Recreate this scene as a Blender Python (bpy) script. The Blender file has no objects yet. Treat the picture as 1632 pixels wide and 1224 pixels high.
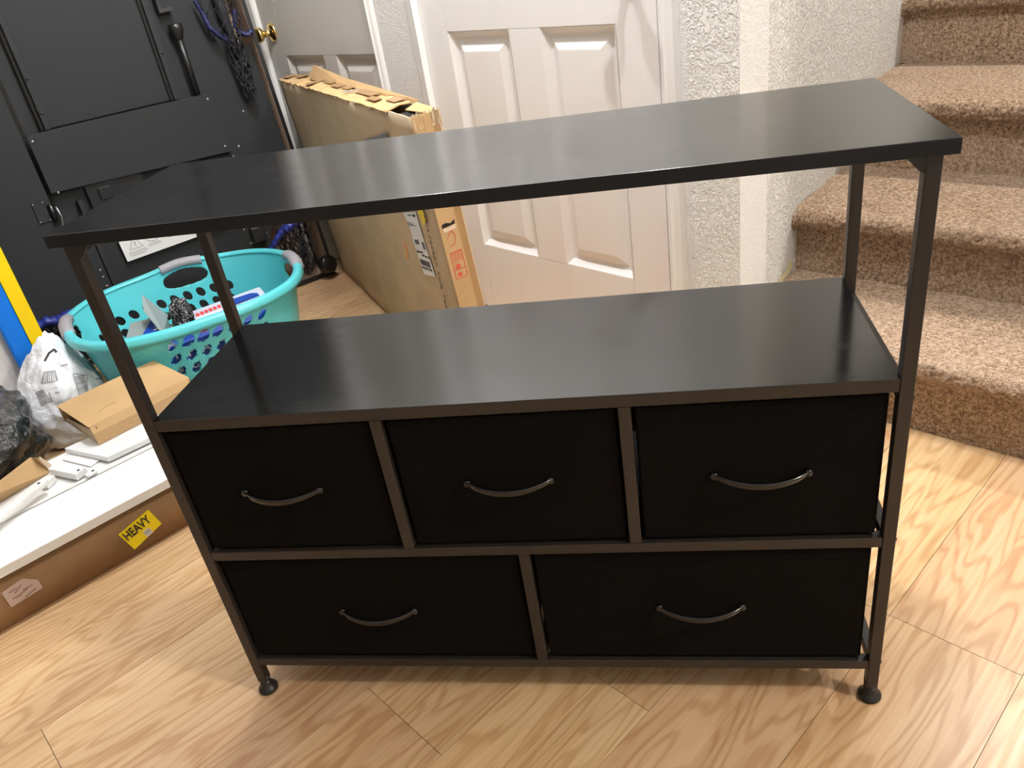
import bpy, bmesh, math, random
import numpy as np
from mathutils import Vector, Matrix, noise
random.seed(4)
SC = bpy.context.scene
COL = SC.collection
R = math.radians

# ------------------------------------------------------------------ camera
YAW, PITCH, ROLL, FPX = 0.2128, 0.5143, -0.1669, 1256.4
CAM = Vector((0.7089, -0.8375, 1.0715))
_r = Vector((math.cos(YAW), math.sin(YAW), 0))
FW = Vector((-math.sin(YAW)*math.cos(PITCH), math.cos(YAW)*math.cos(PITCH), -math.sin(PITCH)))
_u = _r.cross(FW)
RT = _r*math.cos(ROLL) + _u*math.sin(ROLL)
UP = -_r*math.sin(ROLL) + _u*math.cos(ROLL)
cam_d = bpy.data.cameras.new('camera'); cam = bpy.data.objects.new('camera', cam_d); COL.objects.link(cam)
cam_d.sensor_fit = 'HORIZONTAL'; cam_d.sensor_width = 36; cam_d.lens = FPX/1632*36; cam_d.clip_start = .02
mw = Matrix((RT, UP, -FW)).transposed().to_4x4(); mw.translation = CAM
cam.matrix_world = mw
SC.camera = cam
# ------------------------------------------------------------------ light, exposure
SC.view_settings.view_transform = 'Standard'; SC.view_settings.look = 'None'
SC.view_settings.gamma = 1; SC.view_settings.use_curve_mapping = False
SC.view_settings.exposure = 0.0
wd = bpy.data.worlds.new('world'); SC.world = wd; wd.use_nodes = True
wd.node_tree.nodes['Background'].inputs[0].default_value = (.93, .95, 1, 1)
wd.node_tree.nodes['Background'].inputs[1].default_value = .07
def lamp(name, loc, power, size, color):
    l = bpy.data.lights.new(name, 'POINT'); l.energy = power; l.shadow_soft_size = size; l.color = color
    o = bpy.data.objects.new(name, l); COL.objects.link(o); o.location = loc; return o
lamp('ceiling_bulb', (.75, .45, 2.30), 56, .035, (.97, .98, 1.0))
lamp('ceiling_bulb', (0.0, 1.05, 2.30), 56, .035, (.97, .98, 1.0))
lamp('room_bulb', (2.9, -.78, 2.33), 140, .07, (1, .93, .84))
_s = bpy.data.lights.new('stair_downlight', 'SPOT'); _s.energy = 108; _s.spot_size = math.radians(100); _s.spot_blend = .6
_s.shadow_soft_size = .05; _s.color = (1, .95, .88)
_so = bpy.data.objects.new('stair_downlight', _s); COL.objects.link(_so); _so.location = (2.1, 1.55, 2.38)

# ------------------------------------------------------------------ pixel tools (read real planes off the photograph)
def ray(p): return FW + RT*((p[0]-816)/FPX) - UP*((p[1]-612)/FPX)
def atz(p, z):
    v = ray(p); return CAM + v*((z-CAM.z)/v.z)
def atpl(p, P, n):
    v = ray(p); n = Vector(n); return CAM + v*((Vector(P)-CAM).dot(n)/v.dot(n))

# ------------------------------------------------------------------ mesh tools
class MB:
    def __init__(s): s.v = []; s.f = []; s.m = []
    def add(s, vs, fs, mi=0):
        o = len(s.v); s.v += [tuple(x) for x in vs]; s.f += [tuple(i+o for i in f) for f in fs]; s.m += [mi]*len(fs); return s
    def box(s, x0, x1, y0, y1, z0, z1, mi=0):
        return s.add([(x0,y0,z0),(x1,y0,z0),(x1,y1,z0),(x0,y1,z0),(x0,y0,z1),(x1,y0,z1),(x1,y1,z1),(x0,y1,z1)],
                     [(0,3,2,1),(4,5,6,7),(0,1,5,4),(1,2,6,5),(2,3,7,6),(3,0,4,7)], mi)
    def hexa(s, b, t, mi=0):   # bottom quad, top quad (same order, ccw seen from above)
        return s.add(list(b)+list(t), [(0,3,2,1),(4,5,6,7),(0,1,5,4),(1,2,6,5),(2,3,7,6),(3,0,4,7)], mi)
    def prism(s, pts, n, mi=0):  # polygon (ccw seen from +n) extruded backwards by -n
        k = len(pts); pts = [Vector(p) for p in pts]; n = Vector(n)
        vs = pts + [p-n for p in pts]
        return s.add(vs, [tuple(range(k)), tuple(range(2*k-1, k-1, -1))] + [(i, k+i, k+(i+1)%k, (i+1)%k) for i in range(k)], mi)
    def tube(s, path, rad, n=8, mi=0, closed=False, flat=None, caps=True):
        path = [Vector(p) for p in path]; k = len(path); rings = []
        rads = rad if isinstance(rad, (list, tuple)) else [rad]*k
        up = None
        for i, p in enumerate(path):
            a = path[(i-1) % k] if (closed or i > 0) else p
            b = path[(i+1) % k] if (closed or i < k-1) else p
            t = (b-a).normalized()
            if up is None:
                up = Vector((0,0,1)) if abs(t.z) < .9 else Vector((1,0,0))
            sd = t.cross(up); 
            if sd.length < 1e-6: sd = t.orthogonal()
            sd.normalize(); up2 = sd.cross(t).normalized(); up = up2
            fl = flat or (1, 1)
            rings.append([p + (sd*math.cos(q)*fl[0] + up2*math.sin(q)*fl[1])*rads[i] for q in [2*math.pi*j/n for j in range(n)]])
        vs = [x for r_ in rings for x in r_]; fs = []
        m = k if closed else k-1
        for i in range(m):
            for j in range(n):
                a0 = i*n+j; a1 = i*n+(j+1) % n; b0 = ((i+1) % k)*n+j; b1 = ((i+1) % k)*n+(j+1) % n
                fs.append((a0, a1, b1, b0))
        if not closed and caps:
            fs.append(tuple(range(n-1, -1, -1))); fs.append(tuple(range((k-1)*n, k*n)))
        return s.add(vs, fs, mi)
    def lathe(s, prof, org, axis=(0,0,1), n=24, mi=0):
        ax = Vector(axis).normalized(); e1 = ax.orthogonal().normalized(); e2 = ax.cross(e1); org = Vector(org)
        vs = []; fs = []; k = len(prof)
        for r_, h in prof:
            for j in range(n):
                q = 2*math.pi*j/n
                vs.append(org + ax*h + (e1*math.cos(q)+e2*math.sin(q))*r_)
        for i in range(k-1):
            for j in range(n):
                fs.append((i*n+j, i*n+(j+1) % n, (i+1)*n+(j+1) % n, (i+1)*n+j))
        fs.append(tuple(range(n-1, -1, -1))); fs.append(tuple(range((k-1)*n, k*n)))
        return s.add(vs, fs, mi)
    def build(s, name, mat, parent=None, bevel=0, seg=2, smooth=False, solid=0, subsurf=0):
        me = bpy.data.meshes.new(name); me.from_pydata(s.v, [], s.f)
        mats = mat if isinstance(mat, (list, tuple)) else [mat]
        for m_ in mats: me.materials.append(m_)
        if len(mats) > 1: me.polygons.foreach_set('material_index', s.m)
        bm = bmesh.new(); bm.from_mesh(me); bmesh.ops.recalc_face_normals(bm, faces=bm.faces); bm.to_mesh(me); bm.free()
        o = bpy.data.objects.new(name, me); COL.objects.link(o)
        if parent is not None: o.parent = parent
        if smooth: me.polygons.foreach_set('use_smooth', [True]*len(me.polygons))
        if solid:
            md = o.modifiers.new('s', 'SOLIDIFY'); md.thickness = solid; md.offset = 0
        if subsurf:
            md = o.modifiers.new('u', 'SUBSURF'); md.levels = subsurf; md.render_levels = subsurf
        if bevel:
            md = o.modifiers.new('b', 'BEVEL'); md.width = bevel; md.segments = seg; md.limit_method = 'ANGLE'; md.angle_limit = R(40)
            me.polygons.foreach_set('use_smooth', [True]*len(me.polygons))
            w = o.modifiers.new('w', 'WEIGHTED_NORMAL'); w.keep_sharp = True
        return o
def tag(o, label=None, cat=None, group=None, kind=None):
    for k, v in (('label', label), ('category', cat), ('group', group), ('kind', kind)):
        if v: o[k] = v
    return o
def empty(name, loc=(0,0,0), rz=0, **kw):
    o = bpy.data.objects.new(name, None); COL.objects.link(o); o.empty_display_size = .05
    o.location = loc; o.rotation_euler = (0, 0, rz); return tag(o, **kw)
def text_mesh(s, size, font_ext=0.0004, width=None, bold=.018):
    c = bpy.data.curves.new('t', 'FONT'); c.body = s; c.size = size; c.extrude = font_ext; c.align_x = 'CENTER'; c.align_y = 'CENTER'; c.resolution_u = 3; c.offset = size*bold
    o = bpy.data.objects.new('t', c); COL.objects.link(o)
    dg = bpy.context.evaluated_depsgraph_get(); dg.update()
    me = bpy.data.meshes.new_from_object(o.evaluated_get(dg)); bpy.data.objects.remove(o)
    if width:
        xs = [v.co.x for v in me.vertices]; k = width/(max(xs)-min(xs)); x0 = (max(xs)+min(xs))/2
        for v in me.vertices: v.co.x = (v.co.x-x0)*k
    return me
def text(name, s, size, mat, parent, loc, xdir, ydir, off=.0005, bold=.018, width=None):
    """flat lettering: xdir = reading direction, ydir = up direction of the letters"""
    me = text_mesh(s, size, .0004, width, bold)
    me.materials.clear(); me.materials.append(mat)
    o = bpy.data.objects.new(name, me); COL.objects.link(o); o.parent = parent
    x = Vector(xdir).normalized(); y = Vector(ydir).normalized(); z = x.cross(y)
    m = Matrix((x, y, z)).transposed().to_4x4(); m.translation = Vector(loc)+z*off
    o.matrix_local = m
    return o
def plate(mb, c, x, y, w, h, t=.0006, mi=0):
    """thin rectangle centred at c spanning w along x and h along y"""
    c = Vector(c); x = Vector(x).normalized(); y = Vector(y).normalized(); n = x.cross(y)
    p = [c-x*w/2-y*h/2+n*t, c+x*w/2-y*h/2+n*t, c+x*w/2+y*h/2+n*t, c-x*w/2+y*h/2+n*t]
    return mb.prism(p, n*t, mi)

# ------------------------------------------------------------------ materials
def M(name, col=(.8,.8,.8), rough=.5, metal=0, spec=.5, **kw):
    m = bpy.data.materials.new(name); m.use_nodes = True
    b = m.node_tree.nodes['Principled BSDF']
    b.inputs['Base Color'].default_value = (*col, 1); b.inputs['Roughness'].default_value = rough
    b.inputs['Metallic'].default_value = metal; b.inputs['Specular IOR Level'].default_value = spec
    for k, v in kw.items(): b.inputs[k].default_value = v
    return m
def N(m, t, **kw):
    n = m.node_tree.nodes.new(t)
    for k, v in kw.items(): setattr(n, k, v)
    return n
def L(m, a, b): m.node_tree.links.new(a, b)
def coords(m, scale=(1,1,1), kind='Object'):
    tc = N(m, 'ShaderNodeTexCoord'); mp = N(m, 'ShaderNodeMapping'); mp.inputs['Scale'].default_value = scale
    L(m, tc.outputs[kind], mp.inputs[0]); return mp.outputs[0]
def nz(m, vec, scale, detail=3, rough=.5, dist=0):
    n = N(m, 'ShaderNodeTexNoise'); n.inputs['Scale'].default_value = scale; n.inputs['Detail'].default_value = detail
    n.inputs['Roughness'].default_value = rough; n.inputs['Distortion'].default_value = dist
    L(m, vec, n.inputs['Vector']); return n.outputs['Fac']
def ramp(m, fac, stops):
    r = N(m, 'ShaderNodeValToRGB'); e = r.color_ramp.elements
    while len(e) < len(stops): e.new(.5)
    for i, (p, c) in enumerate(stops):
        e[i].position = p; e[i].color = (*c, 1) if len(c) == 3 else c
    L(m, fac, r.inputs[0]); return r.outputs[0]
def mth(m, op, a, b=None, c=None):
    n = N(m, 'ShaderNodeMath', operation=op)
    for i, x in enumerate((a, b, c)):
        if x is None: continue
        if isinstance(x, (int, float)): n.inputs[i].default_value = x
        else: L(m, x, n.inputs[i])
    return n.outputs[0]
def mix(m, f, a, b, mode='MIX'):
    n = N(m, 'ShaderNodeMix', data_type='RGBA', blend_type=mode)
    for i, x in ((0, f), (6, a), (7, b)):
        if isinstance(x, (int, float)): n.inputs[i].default_value = x
        elif isinstance(x, tuple): n.inputs[i].default_value = (*x, 1)
        else: L(m, x, n.inputs[i])
    return n.outputs[2]
def bsdf(m): return m.node_tree.nodes['Principled BSDF']
def setcol(m, c): L(m, c, bsdf(m).inputs['Base Color'])
def setrough(m, c): L(m, c, bsdf(m).inputs['Roughness'])
def bump(m, h, strength=.3, dist=.002):
    b = N(m, 'ShaderNodeBump'); b.inputs['Strength'].default_value = strength; b.inputs['Distance'].default_value = dist
    L(m, h, b.inputs['Height']); L(m, b.outputs[0], bsdf(m).inputs['Normal'])

def mat_floor():
    m = M('oak_laminate', rough=.3, spec=.5)
    tc = N(m, 'ShaderNodeTexCoord'); oi = N(m, 'ShaderNodeObjectInfo')
    off = N(m, 'ShaderNodeVectorMath', operation='SCALE'); L(m, oi.outputs['Location'], off.inputs[0]); off.inputs['Scale'].default_value = 7.31
    sep = N(m, 'ShaderNodeSeparateXYZ'); L(m, tc.outputs['Object'], sep.inputs[0])
    # two strips per plank: shift the grain of one strip
    st = mth(m, 'GREATER_THAN', sep.outputs[1], 0.0)
    stv = N(m, 'ShaderNodeCombineXYZ'); L(m, mth(m, 'MULTIPLY', st, 5.3), stv.inputs[0]); L(m, mth(m, 'MULTIPLY', st, 2.7), stv.inputs[2])
    a1 = N(m, 'ShaderNodeVectorMath', operation='ADD'); L(m, tc.outputs['Object'], a1.inputs[0]); L(m, off.outputs[0], a1.inputs[1])
    a2 = N(m, 'ShaderNodeVectorMath', operation='ADD'); L(m, a1.outputs[0], a2.inputs[0]); L(m, stv.outputs[0], a2.inputs[1])
    v = a2.outputs[0]
    mp = N(m, 'ShaderNodeMapping'); mp.inputs['Scale'].default_value = (1.5, 9, 1); L(m, v, mp.inputs[0])
    big = nz(m, mp.outputs[0], 1.0, 2.5, .5, .35)
    ringv = mth(m, 'SINE', mth(m, 'MULTIPLY', big, 95.0))
    ring = ramp(m, mth(m, 'MULTIPLY_ADD', ringv, .5, .5), [(0, (0,0,0)), (.55, (.15,.15,.15)), (1, (1,1,1))])
    mp2 = N(m, 'ShaderNodeMapping'); mp2.inputs['Scale'].default_value = (3, 130, 1); L(m, v, mp2.inputs[0])
    fine = nz(m, mp2.outputs[0], 1.0, 4, .6)
    mp3 = N(m, 'ShaderNodeMapping'); mp3.inputs['Scale'].default_value = (1.2, 5, 1); L(m, v, mp3.inputs[0])
    patch = nz(m, mp3.outputs[0], 1.3, 2)
    f = mth(m, 'ADD', mth(m, 'MULTIPLY', ring, .24), mth(m, 'ADD', mth(m, 'MULTIPLY', fine, .62), mth(m, 'MULTIPLY', patch, .45)))
    c = ramp(m, f, [(.32, (.70,.51,.31)), (.52, (.615,.42,.235)), (.72, (.52,.325,.165)), (.95, (.41,.23,.10))])
    tone = nz(m, off.outputs[0], 1.0, 0)
    hsv = N(m, 'ShaderNodeHueSaturation'); L(m, c, hsv.inputs['Color'])
    L(m, mth(m, 'ADD', mth(m, 'MULTIPLY_ADD', oi.outputs['Random'], .16, .90), mth(m, 'MULTIPLY', st, .05)), hsv.inputs['Value'])
    L(m, mth(m, 'MULTIPLY_ADD', oi.outputs['Random'], .012, .493), hsv.inputs['Hue'])
    setcol(m, hsv.outputs[0])
    setrough(m, mth(m, 'MULTIPLY_ADD', fine, .12, .24))
    bump(m, fine, .12, .0006)
    return m
def mat_wall(name, col, sc=70, st=.55):
    m = M(name, col, .75, spec=.25)
    v = coords(m)
    n1 = nz(m, v, sc, 4, .55, .9); n2 = nz(m, v, sc*.35, 2, .5, .4)
    h = ramp(m, mth(m, 'ADD', mth(m, 'MULTIPLY', n1, .65), mth(m, 'MULTIPLY', n2, .35)), [(.42, (0,0,0)), (.58, (1,1,1))])
    bump(m, h, st, .004)
    mot = nz(m, v, 1.5, 3)
    setcol(m, mix(m, mth(m, 'MULTIPLY', mot, .3), col, tuple(x*.93 for x in col)))
    return m
def mat_door(name, col):
    m = M(name, col, .42, spec=.4)
    v = coords(m, (70, 70, 5)); n = nz(m, v, 1.0, 3, .6, 1.2)
    v2 = coords(m, (3, 3, 1.2)); n2 = nz(m, v2, 1.4, 2)
    bump(m, n, .22, .002)
    setcol(m, mix(m, ramp(m, n2, [(.48, (0,0,0)), (.7, (.8,.8,.8))]), col, (col[0]*.98, col[1]*.94, col[2]*.95)))
    return m
def mat_carpet():
    m = M('beige_carpet', (.5,.36,.27), .95, spec=.05)
    v = coords(m)
    n1 = nz(m, v, 330, 3, .7); n2 = nz(m, v, 130, 3, .65); n3 = nz(m, v, 5, 3)
    f = mth(m, 'ADD', mth(m, 'MULTIPLY', n1, .5), mth(m, 'MULTIPLY', n2, .5))
    c = ramp(m, f, [(.34, (.06,.032,.018)), (.45, (.23,.145,.09)), (.54, (.43,.31,.215)), (.68, (.70,.545,.41))])
    c = mix(m, ramp(m, n3, [(.4, (0,0,0)), (.75, (.35,.35,.35))]), c, (.46,.35,.27))
    setcol(m, c)
    bump(m, f, .9, .005)
    bsdf(m).inputs['Sheen Weight'].default_value = .08; bsdf(m).inputs['Sheen Roughness'].default_value = .5
    return m
def mat_card(name, col, dark=.72):
    m = M(name, col, .8, spec=.15)
    v = coords(m); n = nz(m, v, 6, 4, .6); v2 = coords(m, (1, 1, 1)); n2 = nz(m, v2, 260, 2)
    setcol(m, mix(m, ramp(m, n, [(.4, (0,0,0)), (.75, (.8,.8,.8))]), col, tuple(x*dark for x in col)))
    bump(m, mth(m, 'ADD', mth(m, 'MULTIPLY', n2, .3), n), .25, .002)
    return m
def mat_laminate():
    m = M('black_laminate', (.010,.011,.012), .33, spec=.5, IOR=1.85)
    v = coords(m, (4, 160, 4)); n = nz(m, v, 1.0, 4, .6)
    v2 = coords(m, (1, 2.2, 1)); sm = nz(m, v2, 9, 3, .6, .6)
    setrough(m, mth(m, 'ADD', mth(m, 'MULTIPLY', ramp(m, sm, [(.5, (0,0,0)), (.72, (1,1,1))]), .05), .155))
    setcol(m, mix(m, n, (.0015,.0017,.002), (.004,.0045,.005)))
    return m
m_edge = M('black_edge_band', (.006,.0065,.008), .45, spec=.3)
def mat_fabric():
    m = M('black_fabric', (.0045,.004,.0035), .9, spec=.06)
    v = coords(m, (900, 900, 900)); w = N(m, 'ShaderNodeTexNoise'); L(m, v, w.inputs['Vector']); w.inputs['Scale'].default_value = 1
    bump(m, w.outputs['Fac'], .3, .0006); return m
def mat_crinkle(name, col, rough, sc, st, dist, spec=.5):
    m = M(name, col, rough, spec=spec); v = coords(m)
    n1 = nz(m, v, sc, 5, .6, 1.6); n2 = nz(m, v, sc*3.1, 3, .6, 1.0)
    if 'bin' in name: bsdf(m).inputs['Coat Weight'].default_value = .6; bsdf(m).inputs['Coat Roughness'].default_value = .12
    def ridge(n_): return mth(m, 'SUBTRACT', 1.0, mth(m, 'MULTIPLY', mth(m, 'ABSOLUTE', mth(m, 'SUBTRACT', n_, .5)), 3.2))
    vo = N(m, 'ShaderNodeTexVoronoi'); vo.inputs['Scale'].default_value = sc*1.6
    wv = N(m, 'ShaderNodeMix', data_type='VECTOR'); wv.inputs[0].default_value = .12; L(m, v, wv.inputs[4])
    cn = N(m, 'ShaderNodeTexNoise'); cn.inputs['Scale'].default_value = sc*.8; L(m, v, cn.inputs['Vector']); L(m, cn.outputs['Color'], wv.inputs[5])
    L(m, wv.outputs[1], vo.inputs['Vector'])
    bump(m, mth(m, 'ADD', mth(m, 'ADD', ridge(n1), mth(m, 'MULTIPLY', ridge(n2), .35)), mth(m, 'MULTIPLY', vo.outputs['Distance'], .8)), st, dist); return m

m_floor = mat_floor()
m_wall = mat_wall('textured_white_paint', (.82,.81,.79), 170, .45)
m_wall_w = mat_wall('textured_cream_paint', (.86,.85,.81), 120, .9)
m_wall_l = mat_wall('textured_left_paint', (.80,.79,.77), 60, .3)
m_ceil = M('ceiling_paint', (.85,.83,.8), .9)
m_trim = M('white_trim_paint', (.86,.855,.84), .35)
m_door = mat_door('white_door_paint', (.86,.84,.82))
m_door2 = mat_door('shaded_door_paint', (.62,.60,.56))  # left door: white paint with its shade put into a darker colour
m_carpet = mat_carpet()
m_lam = mat_laminate()
m_metal = M('dark_bronze_metal', (.017,.0125,.010), .42, spec=.5)
m_fabric = mat_fabric()
m_gloss = M('glossy_black_plastic', (.006,.006,.006), .16, spec=.6)
m_rubber = M('black_rubber', (.008,.008,.008), .35)
m_screw = M('steel_screw', (.5,.5,.5), .3, 1)
m_card = mat_card('cardboard', (.60,.47,.32))
m_card_l = mat_card('light_cardboard', (.55,.36,.18), .85)
m_card_d = mat_card('brown_cardboard', (.30,.175,.085))
m_tape = M('brown_tape', (.36,.21,.09), .3)
m_kraft = mat_card('kraft_liner', (.60,.41,.20), .8)
m_tear = M('torn_paper', (.72,.58,.42), .9)
m_dark = M('dark_gap', (.01,.008,.007), .9)
m_white = M('white_melamine', (.86,.87,.87), .28)
m_white2 = M('white_lacquer', (.84,.84,.80), .25)
m_yellow = M('yellow_sticker', (.86,.68,.0), .35)
m_ink = M('black_ink', (.02,.015,.012), .6)
m_redink = M('red_ink', (.62,.10,.06), .7)
m_orink = M('orange_ink', (.75,.33,.12), .7)
m_paper = M('white_paper', (.82,.82,.82), .5)
m_clearl = M('worn_label_paper', (.50,.38,.33), .35)
m_grayink = M('grey_ink', (.30,.30,.31), .6)
m_turq = M('turquoise_plastic', (.11,.60,.66), .30, spec=.5)
m_grip = M('grey_rubber_grip', (.34,.33,.36), .55)
m_bag = mat_crinkle('black_bin_bag_film', (.006,.006,.008), .20, 25, .6, .006, 1.0)
m_poly = mat_crinkle('white_mailer_film', (.80,.83,.88), .28, 7, .5, .008)
m_gt = M('black_vinyl_board', (.030,.032,.034), .55, spec=.12)
m_gt2 = M('dark_vinyl_frame', (.012,.013,.015), .38)
m_mdf = M('bare_fibreboard', (.42,.30,.22), .8)
m_net = M('black_net_cord', (.010,.010,.014), .7)
m_blue = M('blue_pocket_leather', (.018,.030,.22), .45)
m_brass = M('polished_brass', (.80,.58,.22), .16, 1)
m_bluep = M('blue_lacquer', (.0,.17,.72), .35)
m_yelp = M('yellow_lacquer', (.95,.66,.0), .35)
m_pkblue = M('blue_package_film', (.01,.06,.38), .35)
m_pkgrey = M('clear_grey_plastic', (.30,.36,.36), .2)
m_pkwhite = M('white_blue_package', (.60,.66,.80), .3)
m_red = M('red_print', (.75,.06,.06), .5)
def mat_glitter():
    m = M('glitter_film', (.02,.02,.02), .25, .3)
    v = coords(m); vo = N(m, 'ShaderNodeTexVoronoi'); L(m, v, vo.inputs['Vector']); vo.inputs['Scale'].default_value = 330
    setcol(m, ramp(m, vo.outputs['Color'], [(.62, (.02,.02,.02)), (.80, (.60,.58,.56))])); bump(m, vo.outputs['Distance'], .8, .004); return m
m_glit = mat_glitter()

# ================================================================== SETTING
TH = R(52)                       # plank / stair-wall direction; riser and door wall run at about -37..-39
# floor: one slab under individually cut planks
fl = MB().box(-4.2, 4.2, -3.6, 5.2, -.06, -.0085).build('floor', m_dark)
tag(fl, kind='structure')
PW, PL_ = .197, 1.22
def plank_mesh(length):
    b = MB().box(0, length-.0010, -PW/2+.0004, PW/2-.0004, -.008, 0)
    me = bpy.data.meshes.new('plank'); me.from_pydata(b.v, [], b.f); me.materials.append(m_floor)
    bm = bmesh.new(); bm.from_mesh(me)
    bmesh.ops.recalc_face_normals(bm, faces=bm.faces); bm.to_mesh(me); bm.free(); return me
pm = plank_mesh(PL_)
pt = Vector((math.cos(TH), math.sin(TH), 0)); pn = Vector((math.sin(TH), -math.cos(TH), 0))
OFF0 = .340
starts = {0: .126, 2: .787}
for k in range(-11, 9):
    st = starts.get(k, starts.get(k-1) if False else (.126 + ((k*0.413) % 1.0)*PL_))
    if k == 1: st = .787 - .40
    if k == -1: st = .70
    if k == -2: st = .92
    if k == -3: st = .66
    if k == 2 or k == 3: st = .787
    off = OFF0 + (k-.5)*PW
    j0 = math.floor((-1.7-st)/PL_)
    for j in range(j0, j0+5):
        s0 = st + j*PL_
        if s0 > 3.4 or s0 + PL_ < -1.6: continue
        P = pt*(s0+.0004) + pn*off
        if P.x > 3.5 or P.x < -3.2 or (P + pt*PL_).y < -1.2: continue
        o = bpy.data.objects.new('plank', pm); COL.objects.link(o); o.parent = fl
        o.location = P; o.rotation_euler = (0, 0, TH)

RF = R(-39)
D0 = Vector((.144, 1.547, 0))
def room_frame(name, kind='structure'):
    return empty(name, D0, RF, kind=kind)
CEIL = 2.42
# door wall, three wall pieces + heads above the doors
wb = room_frame('wall_back')
ds = 2.03
b = MB()
b.box(-.28, -.115, 0, .11, 0, CEIL); b.box(.832, .984, 0, .11, 0, CEIL)
b.box(-1.40, -1.095, 0, .11, 0, CEIL)
b.box(-1.095, -.28, 0, .11, ds+.06, CEIL); b.box(-.115, .832, 0, .11, ds+.06, CEIL)
b.build('wall_face', m_wall, wb)

def casing(name, s0, s1, width_l, width_r, head):
    f = room_frame(name)
    prof = [(0, 0), (0, -.011), (.006, -.016), (.018, -.012), (.040, -.009), (.050, -.004), (.056, 0)]
    def strip(sa, w, flip):
        b = MB(); ps = []
        for z in (0, head):
            for (x, y) in prof:
                x = x/.056*w
                ps.append(((sa - x) if flip else (sa + x), y, z))
        k = len(prof)
        b.add(ps, [(i, i+1, k+i+1, k+i) for i in range(k-1)] + [tuple(range(k)), tuple(range(2*k-1, k-1, -1)), (0, k, 2*k-1, k-1)])
        b.build('casing_leg', m_trim, f)
    strip(s0, width_l, True); strip(s1, width_r, False)
    MB().box(s0-width_l, s1+width_r, -.014, 0, head, head+.056).build('casing_head', m_trim, f, bevel=.003)
    return f
casing('trim_1', -.064, .800, .052, .038, ds)
casing('trim_2', -1.030, -.306, .066, .026, ds)

def ring_panel(parent, mat, x0, x1, z0, z1, y0):
    """moulded door panel: cove down, then raised field"""
    rects = [(0, y0), (.003, y0+.001), (.006, y0+.0045), (.013, y0+.012), (.017, y0+.0165), (.024, y0+.018), (.028, y0+.0175), (.052, y0+.005), (.055, y0+.0045)]
    vs = []; fs = []
    for ins, y in rects:
        vs += [(x0+ins, y, z0+ins), (x1-ins, y, z0+ins), (x1-ins, y, z1-ins), (x0+ins, y, z1-ins)]
    for i in range(len(rects)-1):
        for j in range(4): fs.append((i*4+j, i*4+(j+1) % 4, (i+1)*4+(j+1) % 4, (i+1)*4+j))
    q = (len(rects)-1)*4; fs.append((q, q+1, q+2, q+3))
    me = MB().add(vs, fs)
    # back
    me.add([(x0, y0+.034, z0), (x1, y0+.034, z0), (x1, y0+.034, z1), (x0, y0+.034, z1)], [(3, 2, 1, 0)])
    o = me.build('door_panel', mat, parent)
    return o
def six_panel_door(name, s0, s1, xl, xr, zs, y0, mat):
    d = room_frame(name)
    (a0, a1), (b0, b1) = xl, xr
    T = .035
    def bx(n, *a): MB().box(*a).build(n, mat, d, bevel=.0012, seg=1)
    bx('stile', s0, a0, y0, y0+T, .008, ds-.003); bx('stile', b1, s1, y0, y0+T, .008, ds-.003)
    z_prev = .008
    for (z0, z1) in zs:
        bx('rail', a0, b1, y0, y0+T, z_prev, z0); z_prev = z1
        bx('stile', a1, b0, y0, y0+T, z0, z1)
        ring_panel(d, mat, a0, a1, z0, z1, y0); ring_panel(d, mat, b0, b1, z0, z1, y0)
    bx('rail', a0, b1, y0, y0+T, z_prev, ds-.003)
    return d
d1 = six_panel_door('door_1', -.0645, .7765, (.048, .300), (.412, .658), [(.228, .858), (1.06, 1.62), (1.74, 1.92)], .004, m_door)
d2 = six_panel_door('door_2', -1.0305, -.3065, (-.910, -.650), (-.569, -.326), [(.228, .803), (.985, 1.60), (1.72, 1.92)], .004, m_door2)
for dd_, s0_, s1_, w0_, w1_ in ((d1, -.0645, .7765, .05, .054), (d2, -1.0305, -.3065, .063, .026)):
    MB().box(s0_-w0_, s0_-.0006, .0005, .105, 0, ds).build('door_jamb', m_trim, dd_)
    MB().box(s1_+.0048, s1_+w1_, .0020, .105, 0, ds).build('door_jamb', m_trim, dd_)
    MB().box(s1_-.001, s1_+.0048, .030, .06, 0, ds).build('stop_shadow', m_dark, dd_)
# dark slot under the doors is open: threshold behind
MB().box(-1.03, -.30, .02, .10, 0, .006).build('threshold', m_dark, d2)
MB().box(-.062, .788, .02, .10, 0, .006).build('threshold', m_dark, d1)
def knob(parent, s, z, y0, mat, sc=1.0):
    k = MB().lathe([(.032*sc, 0), (.033*sc, .003), (.026*sc, .008), (.012*sc, .013), (.0105*sc, .030), (.013*sc, .037), (.023*sc, .044), (.0265*sc, .054), (.0255*sc, .062), (.018*sc, .066), (.006*sc, .0665)],
                   (s, y0, z), (0, -1, 0), 32).build('door_knob', mat, parent, smooth=True)
    k['label'] = 'round brass door knob'
knob(d2, -.968, .884, .004, m_brass)
knob(d1, .706, .950, .004, M('satin_nickel', (.55,.54,.52), .35, 1))

# stair-side wall (from the outside corner up along the stairs)
A = D0 + Vector((math.cos(RF), math.sin(RF), 0))*.984
B_ = Vector((1.50, 1.90, 0))
dirw = (B_-A).normalized(); nw = Vector((dirw.y, -dirw.x, 0))      # nw towards the stairs
E_ = A + dirw*2.6
w2 = MB().hexa([A, E_, E_-nw*.12, A-nw*.12], [p+Vector((0,0,CEIL)) for p in (A, E_, E_-nw*.12, A-nw*.12)])
ws = w2.build('wall_stair_side', m_wall_w, bevel=.006, seg=3); tag(ws, kind='structure')

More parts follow.
